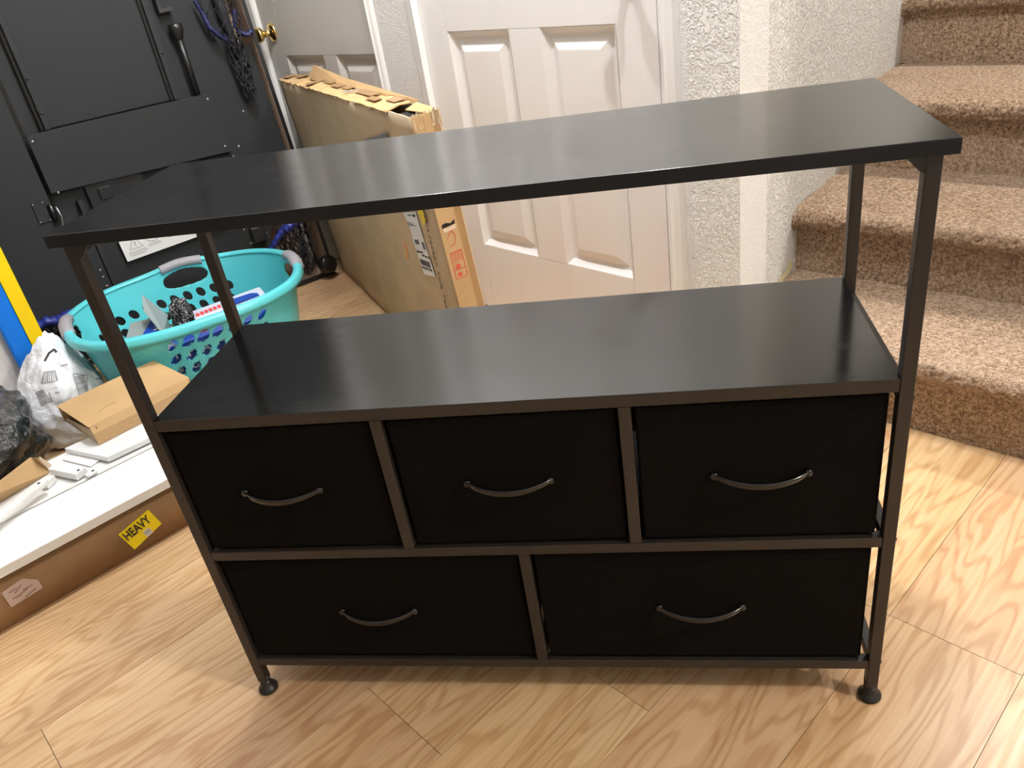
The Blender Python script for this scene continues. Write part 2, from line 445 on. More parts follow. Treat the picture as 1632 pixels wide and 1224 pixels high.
ym = MB()
for (a_, b_) in (((1240, 455), (1250, 440)), ((1250, 440), (1259, 427)), ((1259, 427), (1261, 417))):
    p0_ = atpl((a_[0]-4, a_[1]), A + nw*.0015, nw); p1_ = atpl((a_[0]+3, a_[1]+1), A + nw*.0015, nw); p2_ = atpl((b_[0]+3, b_[1]), A + nw*.0015, nw); p3_ = atpl((b_[0]-3, b_[1]-1), A + nw*.0015, nw)
    ym.add([p0_, p1_, p2_, p3_], [(0, 1, 2, 3)])
ym.build('yellow_smear', M('yellow_smear_paint', (.72,.66,.38), .7), ws)['label'] = 'pale yellow smear on the wall'

# alcove wall behind the black games table, then the near left wall
e51 = Vector((math.cos(R(52)), math.sin(R(52)), 0)); n51 = Vector((math.sin(R(52)), -math.cos(R(52)), 0))
def wall_seg(name, P, Q, nrm, mat, th=.10, z0=0, z1=CEIL, bev=.004):
    P = Vector(P); Q = Vector(Q); nrm = Vector(nrm)*th
    o = MB().hexa([P, Q, Q-nrm, P-nrm], [p+Vector((0,0,z1-z0)) for p in (P, Q, Q-nrm, P-nrm)]).build(name, mat, bevel=bev)
    o.location.z = z0; return tag(o, kind='structure')
cr = D0 + Vector((math.cos(RF), math.sin(RF), 0))*-1.14
wall_seg('wall_alcove', cr - e51*2.0, cr + e51*.02, n51, m_wall)
WL = Vector((-1.135, .997, 0)) + e51*.055
wall_seg('wall_left', WL - e51*3.6, WL, n51, m_wall_l, th=.09)
bb = MB().hexa([WL-e51*2.4, WL, WL-n51*-.012, WL-e51*2.4+n51*.012], [p+Vector((0,0,.085)) for p in (WL-e51*2.4, WL, WL+n51*.012, WL-e51*2.4+n51*.012)])
tag(bb.build('baseboard_left', m_trim, bevel=.004), kind='structure')
# rest of the room, out of frame
tag(MB().box(-3.6, -2.2+6, -3.2, -3.1, 0, CEIL).build('wall_front', m_wall), kind='structure')
tag(MB().box(3.7, 3.8, -3.1, 4.4, 0, CEIL+1).build('wall_right', m_wall), kind='structure')
tag(MB().box(-3.6, 3.8, -3.2, 2.0, CEIL, CEIL+.08).build('ceiling', m_ceil), kind='structure')

# ------------------------------------------------------------------ carpeted stairs
UPH = R(54.0)
su = Vector((math.cos(UPH), math.sin(UPH), 0)); sr = Vector((su.y, -su.x, 0))   # uphill, and to the right along a riser
stairs = empty('staircase', (0,0,0), 0, label='flight of beige carpeted stairs climbing beside the cream wall on the right', cat='stairs')
offs = [1.312, 1.622, 1.975, 2.408, 2.75, 3.1]; zt = [0, .188, .364, .552, .749, .935, 1.12]
def sp(o, lat, z): return su*o + sr*lat + Vector((0,0,z))
A0 = A.dot(su); B0 = B_.dot(su)
def wall_lat(o):    # lateral coordinate of the stair wall at uphill offset o
    t = (o-A0)/(dirw.dot(su)); return (A + dirw*t).dot(sr)
def step_mesh(i):
    z0, z1 = zt[i], zt[i+1]; o = offs[i]; on = offs[i+1] if i+1 < len(offs) else o+.35
    prof = []
    nr = max(6, int((z1-z0-.05)/.006))
    for k in range(nr): prof.append((o, z0 + (z1-z0-.052)*k/nr, 0))
    cz = z1-.0255
    for k in range(0, 17):
        q = -math.pi/2 + math.pi*k/16
        prof.append((o-.012-.0255*math.cos(q)*1.0, cz+.0255*math.sin(q), 1))
    nt = int((on-o+.012)/.007)
    for k in range(1, nt+1): prof.append((o-.012+(on+.004-o+.012)*k/nt, z1, 2))
    nl = 210; W_ = 1.25
    np_ = len(prof); vs = np.zeros((np_*nl, 3))
    rng = np.random.RandomState(i+3)
    jit = rng.normal(0, .0011, (np_, nl))
    for a, (oo, z, kind) in enumerate(prof):
        l0 = wall_lat(oo) - (.0 if oo > A0 else 0) - .003
        if oo < A0: l0 = wall_lat(A0) - .003
        lat = l0 + W_*np.linspace(0, 1, nl)
        o2 = np.full(nl, oo); zz = np.full(nl, z)
        j = jit[a]*(1.7 if kind == 1 else 1.0)
        if kind == 0: o2 = o2 - np.abs(j)
        elif kind == 1: o2 = o2 + j; zz = zz + j*.7
        else: zz = zz + np.abs(j) - .001*math.sin(oo*40)
        if kind >= 1: # carpet wraps down at wall side of the nosing
            zz = zz - .012*np.exp(-((lat-l0)/.02)**2)*(1 if kind == 1 else .25)
        vs[a*nl:(a+1)*nl, 0] = su.x*o2 + sr.x*lat
        vs[a*nl:(a+1)*nl, 1] = su.y*o2 + sr.y*lat
        vs[a*nl:(a+1)*nl, 2] = zz
    fs = [(a*nl+c, a*nl+c+1, (a+1)*nl+c+1, (a+1)*nl+c) for a in range(np_-1) for c in range(nl-1)]
    me = bpy.data.meshes.new('step'); me.from_pydata(vs.tolist(), [], fs); me.materials.append(m_carpet)
    me.polygons.foreach_set('use_smooth', [True]*len(me.polygons))
    ob = bpy.data.objects.new('step', me); COL.objects.link(ob); ob.parent = stairs
for i in range(5): step_mesh(i)
# solid core so light cannot leak from behind the carpet
core = MB()
for i in range(5):
    l = wall_lat(offs[i]) + .004
    q = [sp(offs[i]+.012, l, 0), sp(offs[i+1]+.011, l, 0), sp(offs[i+1]+.011, l+1.22, 0), sp(offs[i]+.012, l+1.22, 0)]
    core.hexa([q[0], q[3], q[2], q[1]], [p+Vector((0,0,zt[i+1]-.012)) for p in (q[0], q[3], q[2], q[1])])
core.build('stair_core', m_dark, stairs)
wall_seg('wall_stair_far', sp(offs[0], wall_lat(A0)+1.27, 0), sp(offs[5], wall_lat(A0)+1.27, 0), -sr, m_wall_w, th=.08)

# ================================================================== THE CABINET
ZT, ZM, ZR, ZB, DD = .8385, .5621, .3199, .0841, .3011
PWD = .0163; T1 = .0165; T2 = .0183
cab = empty('storage_cabinet', (0,0,0), 0, label='black dresser with open shelf and five fabric drawers on a dark metal frame', cat='dresser')
b = MB().box(-.0115, 1.0115, -.011, .312, ZT-T1, ZT); b.m = [1, 0, 1, 1, 1, 1]; b.build('top_board', [m_lam, m_edge], cab, bevel=.0010)
b = MB().box(PWD+.0005, 1-PWD-.0005, .0005, DD-PWD*.0, ZM-T2, ZM); b.m = [1, 0, 2, 1, 1, 1]; b.build('shelf_board', [m_lam, m_edge, m_metal], cab, bevel=.0008)
def bar(n, *a): return MB().box(*a).build(n, m_metal, cab, bevel=.0012)
for x in (0, 1-PWD):
    for y in (0, DD-PWD):
        p = bar('post', x, x+PWD, y, y+PWD, .026, ZT-T1-.0006)
        cx, cy = x+PWD/2, y+PWD/2
        foot = MB().lathe([(.0150, 0), (.0168, .002), (.0168, .006), (.0150, .0085), (.0115, .0135), (.0095, .018), (.0090, .024)], (cx, cy, 0), (0,0,1), 28).build('foot', m_rubber, cab, smooth=True)
        MB().lathe([(.0075, .016), (.0095, .027), (.0095, .034)], (cx, cy, 0), (0,0,1), 20).build('foot_collar', m_metal, foot, smooth=True)
for z in (ZR, ZB):
    bar('rail', PWD, 1-PWD, .0006, PWD, z-PWD, z); bar('rail', PWD, 1-PWD, DD-PWD, DD, z-PWD, z)
    for x in (0, 1-PWD): bar('side_rail', x+.001, x+PWD-.001, PWD, DD-PWD, z-PWD, z)
for x in (0, 1-PWD):
    bar('side_rail', x+.001, x+PWD-.001, PWD, DD-PWD, ZM-T2-PWD, ZM-T2)
    bar('side_rail', x+.001, x+PWD-.001, PWD, DD-PWD, ZT-T1-PWD, ZT-T1-.0008)
for x in (.3270, .6550):
    bar('divider', x, x+PWD, .0012, PWD, ZR, ZM-T2-.0005); bar('divider', x, x+PWD, DD-PWD, DD, ZR, ZM-T2-.0005)
    bar('runner', x+.002, x+PWD-.002, PWD, DD-PWD, ZR-PWD*.6, ZR)
bar('divider', .4945, .4945+PWD, .0012, PWD, ZB, ZR-PWD); bar('divider', .4945, .4945+PWD, DD-PWD, DD, ZB, ZR-PWD)
bar('runner', .4965, .4945+PWD-.002, PWD, DD-PWD, ZB-PWD*.6, ZB)
# corner gussets under the top board and little cap screws on the outer faces
for x, sx in ((PWD, 1), (1-PWD, -1)):
    for y in (.001, DD-.003):
        g = MB().prism([(x, y, ZT-T1-.0005), (x, y, ZT-T1-.020), (x+sx*.006, y, ZT-T1-.016), (x+sx*.020, y, ZT-T1-.0005)], (0, -.002, 0))
        g.build('corner_bracket', m_metal, cab)
for x, ax in ((0, -1), (1, 1)):
    for z in (ZR-.008, ZB-.008, ZM-.03):
        for y in (PWD/2, DD-PWD/2):
            MB().lathe([(.0040, 0), (.0036, .0022), (.0018, .0032)], (x, y, z), (ax, 0, 0), 12).build('cap_screw', m_gloss, cab, smooth=True)
# dark bolt hole on the inner face of the far right post
MB().lathe([(.0030, 0), (.0030, .0006)], (1-PWD/2, DD-PWD, .765), (0, -1, 0), 12).build('bolt_hole', m_dark, cab)
# drawers
def handle_mesh(xc, w, z, y):
    """bow pull: flat strap arcing out of the drawer front, tapering to both ends"""
    pts = []; n = 28; b = MB(); vs = []; fs = []
    secs = []
    for i in range(n+1):
        u = -1+2*i/n
        x = xc + u*w/2; out = .026*(1-u*u)**.8 + .0005
        dz = -.004*(1-u*u)
        h = .0095*(1-.38*abs(u)**3); t = .0042*(1-.3*abs(u)**3)
        yy = y-out
        # strap cross section (tall strap with rounded front)
        sec = [(yy+t, z+dz+h/2), (yy, z+dz+h/2), (yy-t*.45, z+dz+h*.22), (yy-t*.2, z+dz), (yy-t*.45, z+dz-h*.22), (yy, z+dz-h/2), (yy+t, z+dz-h/2)]
        vs += [(x, a, c) for a, c in sec]
    k = 7
    for i in range(n):
        for j in range(k): fs.append((i*k+j, i*k+(j+1) % k, (i+1)*k+(j+1) % k, (i+1)*k+j))
    fs.append(tuple(range(k))); fs.append(tuple(range(n*k, n*k+k)))
    b.add(vs, fs)
    for sx in (-1, 1):   # mounting feet
        b.lathe([(.0055, 0), (.005, .006)], (xc+sx*(w/2-.004), y, z-.001), (0, -1, 0), 12)
    return b
FY = .0065
rows = [
 (PWD+.004, .3270-.003, ZR+.003, ZM-T2-.004, (388,783), (515,777)),
 (.3270+PWD+.004, .6550-.003, ZR+.003, ZM-T2-.004, (741,768), (882,762)),
 (.6550+PWD+.004, 1-PWD-.008, ZR+.003, ZM-T2-.004, (1133,757), (1293,748)),
 (PWD+.004, .4945-.003, ZB+.003, ZR-PWD-.004, (543,972), (665,970)),
 (.4945+PWD+.004, 1-PWD-.010, ZB+.003, ZR-PWD-.004, (1047,966), (1187,963))]
for (x0, x1, z0, z1, ha, hb) in rows:
    b = MB().box(x0, x1, FY, .285, z0, z1)
    dr = b.build('drawer', m_fabric, cab, bevel=.004, seg=3)
    pa = atpl(ha, (0, FY, 0), (0, 1, 0)); pb = atpl(hb, (0, FY, 0), (0, 1, 0))
    hm = handle_mesh((pa.x+pb.x)/2, pb.x-pa.x, (pa.z+pb.z)/2, FY)
    h = hm.build('handle', m_gloss, dr, smooth=True); h['label'] = 'curved glossy black pull handle'
    # stitched hem along the top of the drawer front
    MB().box(x0+.004, x1-.004, FY-.0006, FY+.001, z1-.020, z1-.0195).build('hem_seam', m_fabric, dr)

# ================================================================== GAMES TABLE standing on its side against the alcove
GP = Vector((-.57, 1.96, 0)); GR = R(45)
gt = empty('games_table', GP, GR, label='large black folding games table standing on its side, underside showing, with net pockets', cat='table')
gt_t = Vector((math.cos(GR), math.sin(GR), 0)); gt_n = Vector((math.sin(GR), -math.cos(GR), 0))
def gs(p, off=0):  # pixel -> (s, z) on the plane 'off' in front of the table face
    X = atpl(p, GP+gt_n*off, gt_n); return ((X-GP).dot(gt_t), X.z)
HT = 1.80; SL = -1.13; BD = .034
# right end slants a little: x grows towards the floor
def re_(z): return .042 - .056*z
# underside board with two corner cut-outs for the pockets
pts = [(SL, .02), (-.155, .02), (-.165, .22), (-.10, .285), (re_(.29)-.018, .285), (re_(.87)-.018, .87), (-.062, .875), (-.072, .93), (-.070, 1.06), (re_(1.06)-.018, 1.06), (re_(HT)-.018, HT), (SL, HT)]
MB().prism([(x, BD, z) for x, z in pts], (0, -.018, 0)).build('underside_board', m_gt, gt)
MB().box(SL, -.03, .12, .135, .02, HT).build('playfield', m_mdf, gt)
# right apron: black edge with bare fibreboard inner face
MB().hexa([(re_(0)-.013, -.004, 0), (re_(0), -.004, 0), (re_(0), .15, 0), (re_(0)-.013, .15, 0)],
          [(re_(HT)-.013, -.004, HT), (re_(HT), -.004, HT), (re_(HT), .15, HT), (re_(HT)-.013, .15, HT)]).build('side_apron', m_gt2, gt, bevel=.001)
MB().hexa([(re_(0)-.0145, .0, .02), (re_(0)-.0131, .0, .02), (re_(0)-.0131, .12, .02), (re_(0)-.0145, .12, .02)],
          [(re_(HT)-.0145, .0, HT), (re_(HT)-.0131, .0, HT), (re_(HT)-.0131, .12, HT), (re_(HT)-.0145, .12, HT)]).build('apron_lining', m_mdf, gt)
MB().box(SL, re_(0)-.014, -.004, .15, .003, .020).build('bottom_apron', m_gt2, gt, bevel=.001)
MB().box(SL, re_(0)-.016, .0, .12, .020, .0215).build('apron_lining', m_mdf, gt)
MB().box(SL-.018, SL, -.004, .15, .003, HT).build('side_apron', m_gt2, gt, bevel=.001)
MB().box(SL, re_(HT)-.02, -.004, .15, HT-.018, HT).build('top_apron', m_gt2, gt, bevel=.001)
# panels, rails
def gbox(n, x0, x1, y0, y1, z0, z1, mat=m_gt, bev=.0012): return MB().box(x0, x1, y0, y1, z0, z1).build(n, mat, gt, bevel=bev)
gbox('leaf_panel', SL+.003, -.812, .006, BD, .024, HT-.02)
gbox('rail', -.741, -.724, .004, BD, .756, HT-.02)
gbox('rail', -.338, -.320, .004, BD, .756, HT-.02)
gbox('rail', -.738, -.722, .004, BD, .05, .53)
gbox('shadow_slot', -.752, -.7415, .0150, BD+.0005, .756, HT-.02, m_dark, 0); gbox('shadow_slot', -.348, -.3385, .0150, BD+.0005, .756, HT-.02, m_dark, 0)
gbox('inset_panel', -.722, -.340, .026, BD, .756, HT-.02)
gbox('shadow_slot', -.812, -.797, .0325, BD+.0005, .05, HT-.02, m_dark, 0)
cp = MB().prism([(-.800, -.004, .576), (-.203, -.004, .554), (-.219, -.004, .753), (-.800, -.004, .754)], (0, -.008, 0)).build('cross_panel', m_gt, gt, bevel=.001)
MB().prism([(-.70, .010, .49), (-.52, .010, .51), (-.52, .010, .60), (-.70, .010, .60)], (0, -.02, 0)).build('spacer_block', m_gt2, gt)
for i, p in enumerate([(52,226), (331,158), (359,233), (93,307), (375,250), (391,178), (384,234)]):
    s_, z_ = gs(p, .004)
    y = -.004 if i < 4 else BD-.018
    MB().lathe([(.0042, 0), (.0035, .0018), (.001, .0025)], (s_, y, z_), (0, -1, 0), 10).build('screw', m_screw, gt, smooth=True)
for z_ in (1.005, .905): 
    MB().lathe([(.0048, 0), (.0045, .0015), (.001, .002)], (-.732 if z_ != .905 else -.732, .004, z_-.1), (0, -1, 0), 10).build('screw', m_gt2, gt, smooth=True)
MB().lathe([(.0048, 0), (.0045, .0015), (.001, .002)], (-.329, .004, .90), (0, -1, 0), 10).build('screw', m_gt2, gt, smooth=True)
# folded leg with its end cap, and an L bracket above
lg = MB().tube([(-.262, .002, .756), (-.262, .002, .935)], .0105, 14).build('folded_leg', m_rubber, gt, smooth=True)
MB().lathe([(.012, 0), (.015, .006), (.019, .016), (.022, .030), (.0225, .044), (.018, .046), (.001, .046)], (-.262, .002, .930), (0, 0, 1), 20).build('leg_cap', m_rubber, lg, smooth=True)
gbox('bracket', -.297, -.286, -.002, BD, 1.022, 1.10, m_gt2); gbox('bracket', -.297, -.252, -.002, BD, 1.012, 1.024, m_gt2)
# latch / hinge by the left seam
hp = gbox('hinge_plate', -.866, -.828, .002, .010, .494, .562, m_gt)
for x in (-.862, -.833):
    for z in (.499, .556): MB().lathe([(.0032, 0), (.0022, .0016)], (x, .002, z), (0, -1, 0), 10).build('rivet', m_screw, hp, smooth=True)
lt = MB().tube([(-.818, -.004, .545), (-.818, -.006, .49)], .0085, 12).build('latch', m_gloss, gt, smooth=True)
MB().tube([(-.804, -.008, .535), (-.800, -.012, .50), (-.806, -.010, .478), (-.815, -.010, .470)], .0028, 8).build('latch_hook', m_screw, lt, smooth=True)
gbox('leaf_lock', -.667, -.628, .0, BD, .515, .552, m_gt2)
# lower mechanism box (leg socket) with bolts
gbox('leg_socket', -.800, -.742, .002, BD, .18, .395, m_gt)
for z in (.300, .275, .243): MB().lathe([(.0042, 0), (.003, .003)], (-.757, .002, z), (0, -1, 0), 10).build('bolt', m_screw, gt, smooth=True)
MB().lathe([(.0042, 0), (.003, .003)], (-.716, BD-.018, .388), (0, -1, 0), 10).build('bolt', m_screw, gt, smooth=True)
MB().lathe([(.0042, 0), (.003, .003)], (-.69, BD-.018, .22), (0, -1, 0), 10).build('bolt', m_screw, gt, smooth=True)
# plastic corner socket (round black latch behind the basket)
lc = gbox('leaf_lock', -.232, -.180, -.002, BD, .215, .275, m_gt2, .008)
for x, z in ((-.250, .293), (-.250, .275), (-.172, .235), (-.168, .219), (-.244, .219), (-.236, .219), (-.22, .232)):
    MB().lathe([(.0032, 0), (.0022, .002)], (x, BD-.018, z), (0, -1, 0), 8).build('rivet', m_screw, gt, smooth=True)
# warning label with its pictograms
lb0 = Vector((-.665, BD-.0185, .296)); 
lab = empty('warning_label', (0,0,0)); lab.parent = gt
def LQ(u, v): return Vector((-.665 + .352*u, BD-.0190, .294 + (.012)*u + .095*v))
MB().prism([LQ(0,0), LQ(1,0), LQ(1.02,1.0), LQ(-.01,1.0)], (0, -.0005, 0)).build('label_sheet', m_paper, lab)
def gline(p, q, w=.0016, mat=m_grayink, name='pictogram'):
    P_ = LQ(*p); Q_ = LQ(*q); d_ = (Q_-P_).normalized(); s_ = Vector((-d_.z, 0, d_.x))*w/2; P_.y -= .0006; Q_.y -= .0006
    return [P_-s_, Q_-s_, Q_+s_, P_+s_]
pic = MB()
def addl(p, q, w=.0016):
    qd = gline(p, q, w); o = len(pic.v); pic.v += [tuple(x) for x in qd]; pic.f.append((o, o+1, o+2, o+3)); pic.m.append(0)
addl((.06,.36), (.19,.36)); addl((.06,.36), (.125,.78)); addl((.19,.36), (.125,.78)); addl((.125,.62), (.125,.47), .003); addl((.125,.43), (.125,.41), .003)
cxy = [(.30+.075*math.cos(q), .66+.26*math.sin(q)) for q in [2*math.pi*i/24 for i in range(25)]]
for a_, c_ in zip(cxy[:-1], cxy[1:]): addl(a_, c_, .0022)
addl((.245,.84), (.355,.48), .0024)
for a_, c_ in [((.60,.92),(.60,.66)), ((.60,.66),(.64,.66)), ((.64,.66),(.64,.80)), ((.64,.80),(.68,.80)), ((.68,.80),(.68,.66)), ((.68,.66),(.73,.66)), ((.73,.66),(.73,.92)), ((.57,.92),(.60,.92)), ((.73,.92),(.76,.92))]: addl(a_, c_, .0024)
addl((.44,.80), (.50,.72)); addl((.50,.72), (.53,.80)); addl((.44,.72), (.47,.70)); addl((.86,.88), (.92,.80)); addl((.92,.80), (.92,.92))
for x0, w_, yy in ((.04,.17,.26), (.04,.18,.20), (.05,.15,.14), (.24,.13,.34), (.24,.12,.28), (.42,.13,.46), (.43,.12,.40), (.44,.09,.34), (.60,.12,.56), (.61,.11,.50), (.82,.11,.66), (.83,.10,.60)):
    n_ = int(w_/.012)
    for k_ in range(n_): addl((x0+k_*.012, yy), (x0+k_*.012+.0095, yy), .0022)
po_ = pic.build('pictogram', m_grayink, lab); po_['label'] = 'grey warning symbols and small print'; po_['kind'] = 'stuff'
# pockets
def net_bag(parent, mouth, drop, rows_, cols, rtop, rbot, wob=.004, rad=.0012, seed=1, sway=(0, 0, 0)):
    """open diamond net hanging from the mouth centre"""
    rnd = random.Random(seed); c = Vector(mouth); b = MB()
    P_ = []
    for i in range(rows_+1):
        f = i/rows_; r_ = rtop*(1-f)**.7 + rbot*f
        ring_ = []
        for j in range(cols):
            q = 2*math.pi*(j + .5*(i % 2))/cols
            p = c + Vector((math.cos(q)*r_, math.sin(q)*r_*.8, -drop*f)) + Vector(sway)*f*f
            p += Vector((rnd.uniform(-wob, wob), rnd.uniform(-wob, wob), rnd.uniform(-wob, wob)*1.5))
            ring_.append(p)
        P_.append(ring_)
    for i in range(rows_):
        for j in range(cols):
            j2 = (j+1) % cols if i % 2 else (j-1) % cols
            for a_, b2 in ((P_[i][j], P_[i+1][j]), (P_[i][j], P_[i+1][j2])):
                mid = (a_+b2)/2 + Vector((rnd.uniform(-1,1), rnd.uniform(-1,1), -1))*.0015
                b.tube([a_, mid, b2], rad, 5, caps=False)
            b.lathe([(rad*.6, -rad), (rad*1.8, 0), (rad*.6, rad)], P_[i][j], (0, 0, 1), 6)
    return b
m_blue_d = M('dark_blue_leather', (.012,.014,.075), .55)  # darker blue for the top right pocket
def leather(parent, pts, r=.009, seed=0, flat=(1, .7)):
    rnd = random.Random(seed)
    path = []
    pts = [Vector(p) for p in pts]
    for a_, b2 in zip(pts[:-1], pts[1:]):
        for k_ in range(6): path.append(a_.lerp(b2, k_/6))
    path.append(pts[-1])
    rad = [r*(.75+.5*abs(math.sin(i*1.1+seed))) for i in range(len(path))]
    return MB().tube(path, rad, 12, flat=flat).build('pocket_leather', m_blue_d if 4 <= seed <= 7 else m_blue, parent, smooth=True)
# bottom right pocket
pk = empty('corner_pocket', (0,0,0)); pk.parent = gt
leather(pk, [(-.178, .0, .175), (-.150, -.02, .215), (-.115, -.03, .247)], .017, 1)
leather(pk, [(-.118, -.03, .238), (-.075, -.035, .262), (-.045, -.02, .262)], .026, 2)
leather(pk, [(-.058, -.03, .262), (-.022, -.02, .275), (.006, .0, .270)], .024, 3)
net_bag(pk, (-.075, .0, .245), .205, 7, 9, .066, .026, .006, .0016, 3).build('pocket_net', m_net, pk)
net_bag(pk, (-.090, .01, .235), .19, 7, 9, .045, .03, .010, .0022, 5).build('pocket_net', m_net, pk)
ft = MB().lathe([(.0, 0), (.030, .001), (.036, .008), (.036, .035), (.032, .042)], (-.002, -.012, .052), (.35, -.85, .25), 24).build('corner_foot', m_rubber, gt, smooth=True)
# top right pocket
pk = empty('corner_pocket', (0,0,0)); pk.parent = gt
leather(pk, [(-.165, -.005, .985), (-.160, -.015, .945), (-.135, -.015, .915), (-.105, -.01, .893)], .010, 4)
leather(pk, [(-.178, -.005, 1.03), (-.165, -.005, .985)], .008, 5)
leather(pk, [(-.072, -.01, .920), (-.045, -.015, .903), (-.022, -.01, .912)], .011, 6)
leather(pk, [(-.06, -.01, .985), (-.075, -.01, .93)], .009, 7)
net_bag(pk, (-.100, .01, 1.04), .13, 5, 9, .060, .045, .008, .0015, 7).build('pocket_net', m_net, pk)
net_bag(pk, (-.090, -.005, .915), .20, 9, 8, .028, .012, .006, .0022, 9).build('pocket_net', m_net, pk)
net_bag(pk, (-.088, -.012, .83), .115, 6, 7, .020, .014, .010, .0026, 10).build('pocket_net', m_net, pk)
MB().tube([(-.100, .0, 1.06), (-.098, .0, .97), (-.092, .0, .90), (-.094, .0, .84)], [.018, .016, .012, .010], 10).build('net_gather', m_net, pk, smooth=True)
# bottom left pocket
pk = empty('corner_pocket', (0,0,0)); pk.parent = gt
leather(pk, [(-1.01, -.02, .195), (-.965, -.03, .205), (-.93, -.03, .190)], .020, 8)
leather(pk, [(-.94, -.03, .195), (-.905, -.03, .205), (-.875, -.02, .195)], .018, 9)
net_bag(pk, (-.945, -.025, .185), .14, 6, 11, .060, .03, .008, .0024, 12).build('pocket_net', m_net, pk)
net_bag(pk, (-.955, -.015, .180), .12, 5, 9, .040, .035, .010, .0030, 13).build('pocket_net', m_net, pk)

# blue and yellow post standing at the end of the left wall
def post_at(px):  return atpl(px, WL + n51*.03, n51)
P1 = Vector((-1.135, .997, 0)) + e51*.034 + n51*.018
pr = R(52)
ps = empty('striped_post', P1, pr, label='tall upright post, blue with a yellow side strip, at the end of the left wall', cat='post')
MB().box(-.055, .0, -.020, .014, 0, 2.2).build('blue_strip', m_bluep, ps, bevel=.008, seg=3)['label'] = 'rounded blue face of the post'
MB().box(.0005, .040, -.018, .010, 0, 2.2).build('yellow_strip', m_yelp, ps, bevel=.002)['label'] = 'flat yellow strip on the right'

# ================================================================== BIG FLAT CARTON leaning in front of the doors
bx_e = Vector((.566, -.8245, 0)).normalized()
ax_, tl_ = -.969, .055
def rotm(a, b, c):
    return Matrix.Rotation(a, 3, 'Z') @ Matrix.Rotation(b, 3, 'X') @ Matrix.Rotation(c, 3, 'Y')
mm = rotm(-.969, .0547, -.0151)
be, bn, bu = mm.col[0].copy(), mm.col[1].copy(), mm.col[2].copy()
BO = Vector((-.548, 2.063, -.0135)) + be*.045 - Vector((0, 0, 0)) 
BLn, BH, BW = 1.372, .738, .067
big = bpy.data.objects.new('flat_carton', None); COL.objects.link(big)
m4 = mm.to_4x4(); m4.translation = BO + Vector((0,0,.013)); big.matrix_world = m4
tag(big, 'tall flat worn cardboard carton standing on edge in front of the white door', 'box')
def warp(x, z): return .0035*math.sin(x*9+z*4) + .002*math.sin(z*17+x*3)
# front face as a lightly dented sheet
def sheet(name, x0, x1, z0, z1, y, mat, nx=40, nz_=24, front=True, rough_top=0):
    vs = []; fs = []
    for j in range(nz_+1):
        for i in range(nx+1):
            x = x0+(x1-x0)*i/nx; z = z0+(z1-z0)*j/nz_
            if j == nz_ and rough_top: z += random.uniform(-rough_top, rough_top*.4)
            vs.append((x, y+(warp(x, z) if front else 0), z))
    for j in range(nz_):
        for i in range(nx): fs.append((j*(nx+1)+i, j*(nx+1)+i+1, (j+1)*(nx+1)+i+1, (j+1)*(nx+1)+i))
    return MB().add(vs, fs)
sheet('f', 0, BLn, 0, BH, 0, m_card, rough_top=.003).build('front_panel', m_card, big, smooth=True, solid=.004)
MB().box(0, BLn, BW-.004, BW, .0, BH).build('back_panel', m_card, big)
MB().box(0, .004, .004, BW-.004, .0, BH).build('end_panel', m_card, big)
MB().box(.004, BLn-.004, .004, BW-.004, .0, .004).build('bottom_panel', m_card, big)
# right end: two overlapping taped flaps with a torn slot
MB().prism([(BLn+.001, .0, .0), (BLn+.001, .046, .0), (BLn+.001, .046, BH), (BLn+.001, .0, BH)], (.005, 0, 0)).build('end_flap', m_card_l, big)
MB().prism([(BLn+.0005, .046, .0), (BLn-.001, BW, .0), (BLn-.001, BW, BH-.01), (BLn+.0005, .046, BH-.01)], (.004, 0, 0)).build('end_flap', m_tape, big)
bx = Vector((0, 1, 0)); bz = Vector((0, 0, 1))
for zc, w_ in ((.486, .034),):
    MB().prism([(BLn+.0016, .006, zc-.005), (BLn+.0016, .040, zc-.002), (BLn+.0016, .041, zc+.008), (BLn+.0016, .030, zc+.002), (BLn+.0016, .018, zc+.006), (BLn+.0016, .008, zc+.004)], (.0006, 0, 0)).build('torn_slot', m_dark, big)
    MB().prism([(BLn+.0022, .008, zc-.016), (BLn+.0022, .040, zc-.013), (BLn+.0022, .041, zc-.003), (BLn+.0022, .022, zc-.007), (BLn+.0022, .007, zc-.005)], (.001, 0, 0)).build('torn_liner', m_tear, big)
# red handling marks on the end flap
mk = MB()
def rl(y0_, z0_, y1_, z1_, w_=.0015):
    a_ = Vector((BLn+.0018, y0_, .35+(z0_-.372)*.7)); c_ = Vector((BLn+.0018, y1_, .35+(z1_-.372)*.7)); d_ = (c_-a_).normalized(); s_ = Vector((0, -d_.z, d_.y))*w_/2
    mk.prism([a_-s_, c_-s_, c_+s_, a_+s_], (.0004, 0, 0))
zb_ = .40
for z_ in (.400, .432, .464, .496): rl(.010, z_-.028, .040, z_-.025)
rl(.010, .372, .010, .47); rl(.040, .375, .040, .47)
for k_ in range(4): rl(.013, .444+k_*.007, .038, .446+k_*.007, .0014)
rl(.012, .520, .026, .545); rl(.026, .545, .034, .525); rl(.034, .525, .028, .495); rl(.028, .495, .014, .492)
mk.lathe([(.007, 0), (.007, .0005)], (BLn+.0016, .022, .381), (1, 0, 0), 12); mk.lathe([(.006, 0), (.006, .0005)], (BLn+.0016, .022, .3605), (1, 0, 0), 12)
mk.build('handling_marks', m_redink, big)['label'] = 'red printed handling symbols'
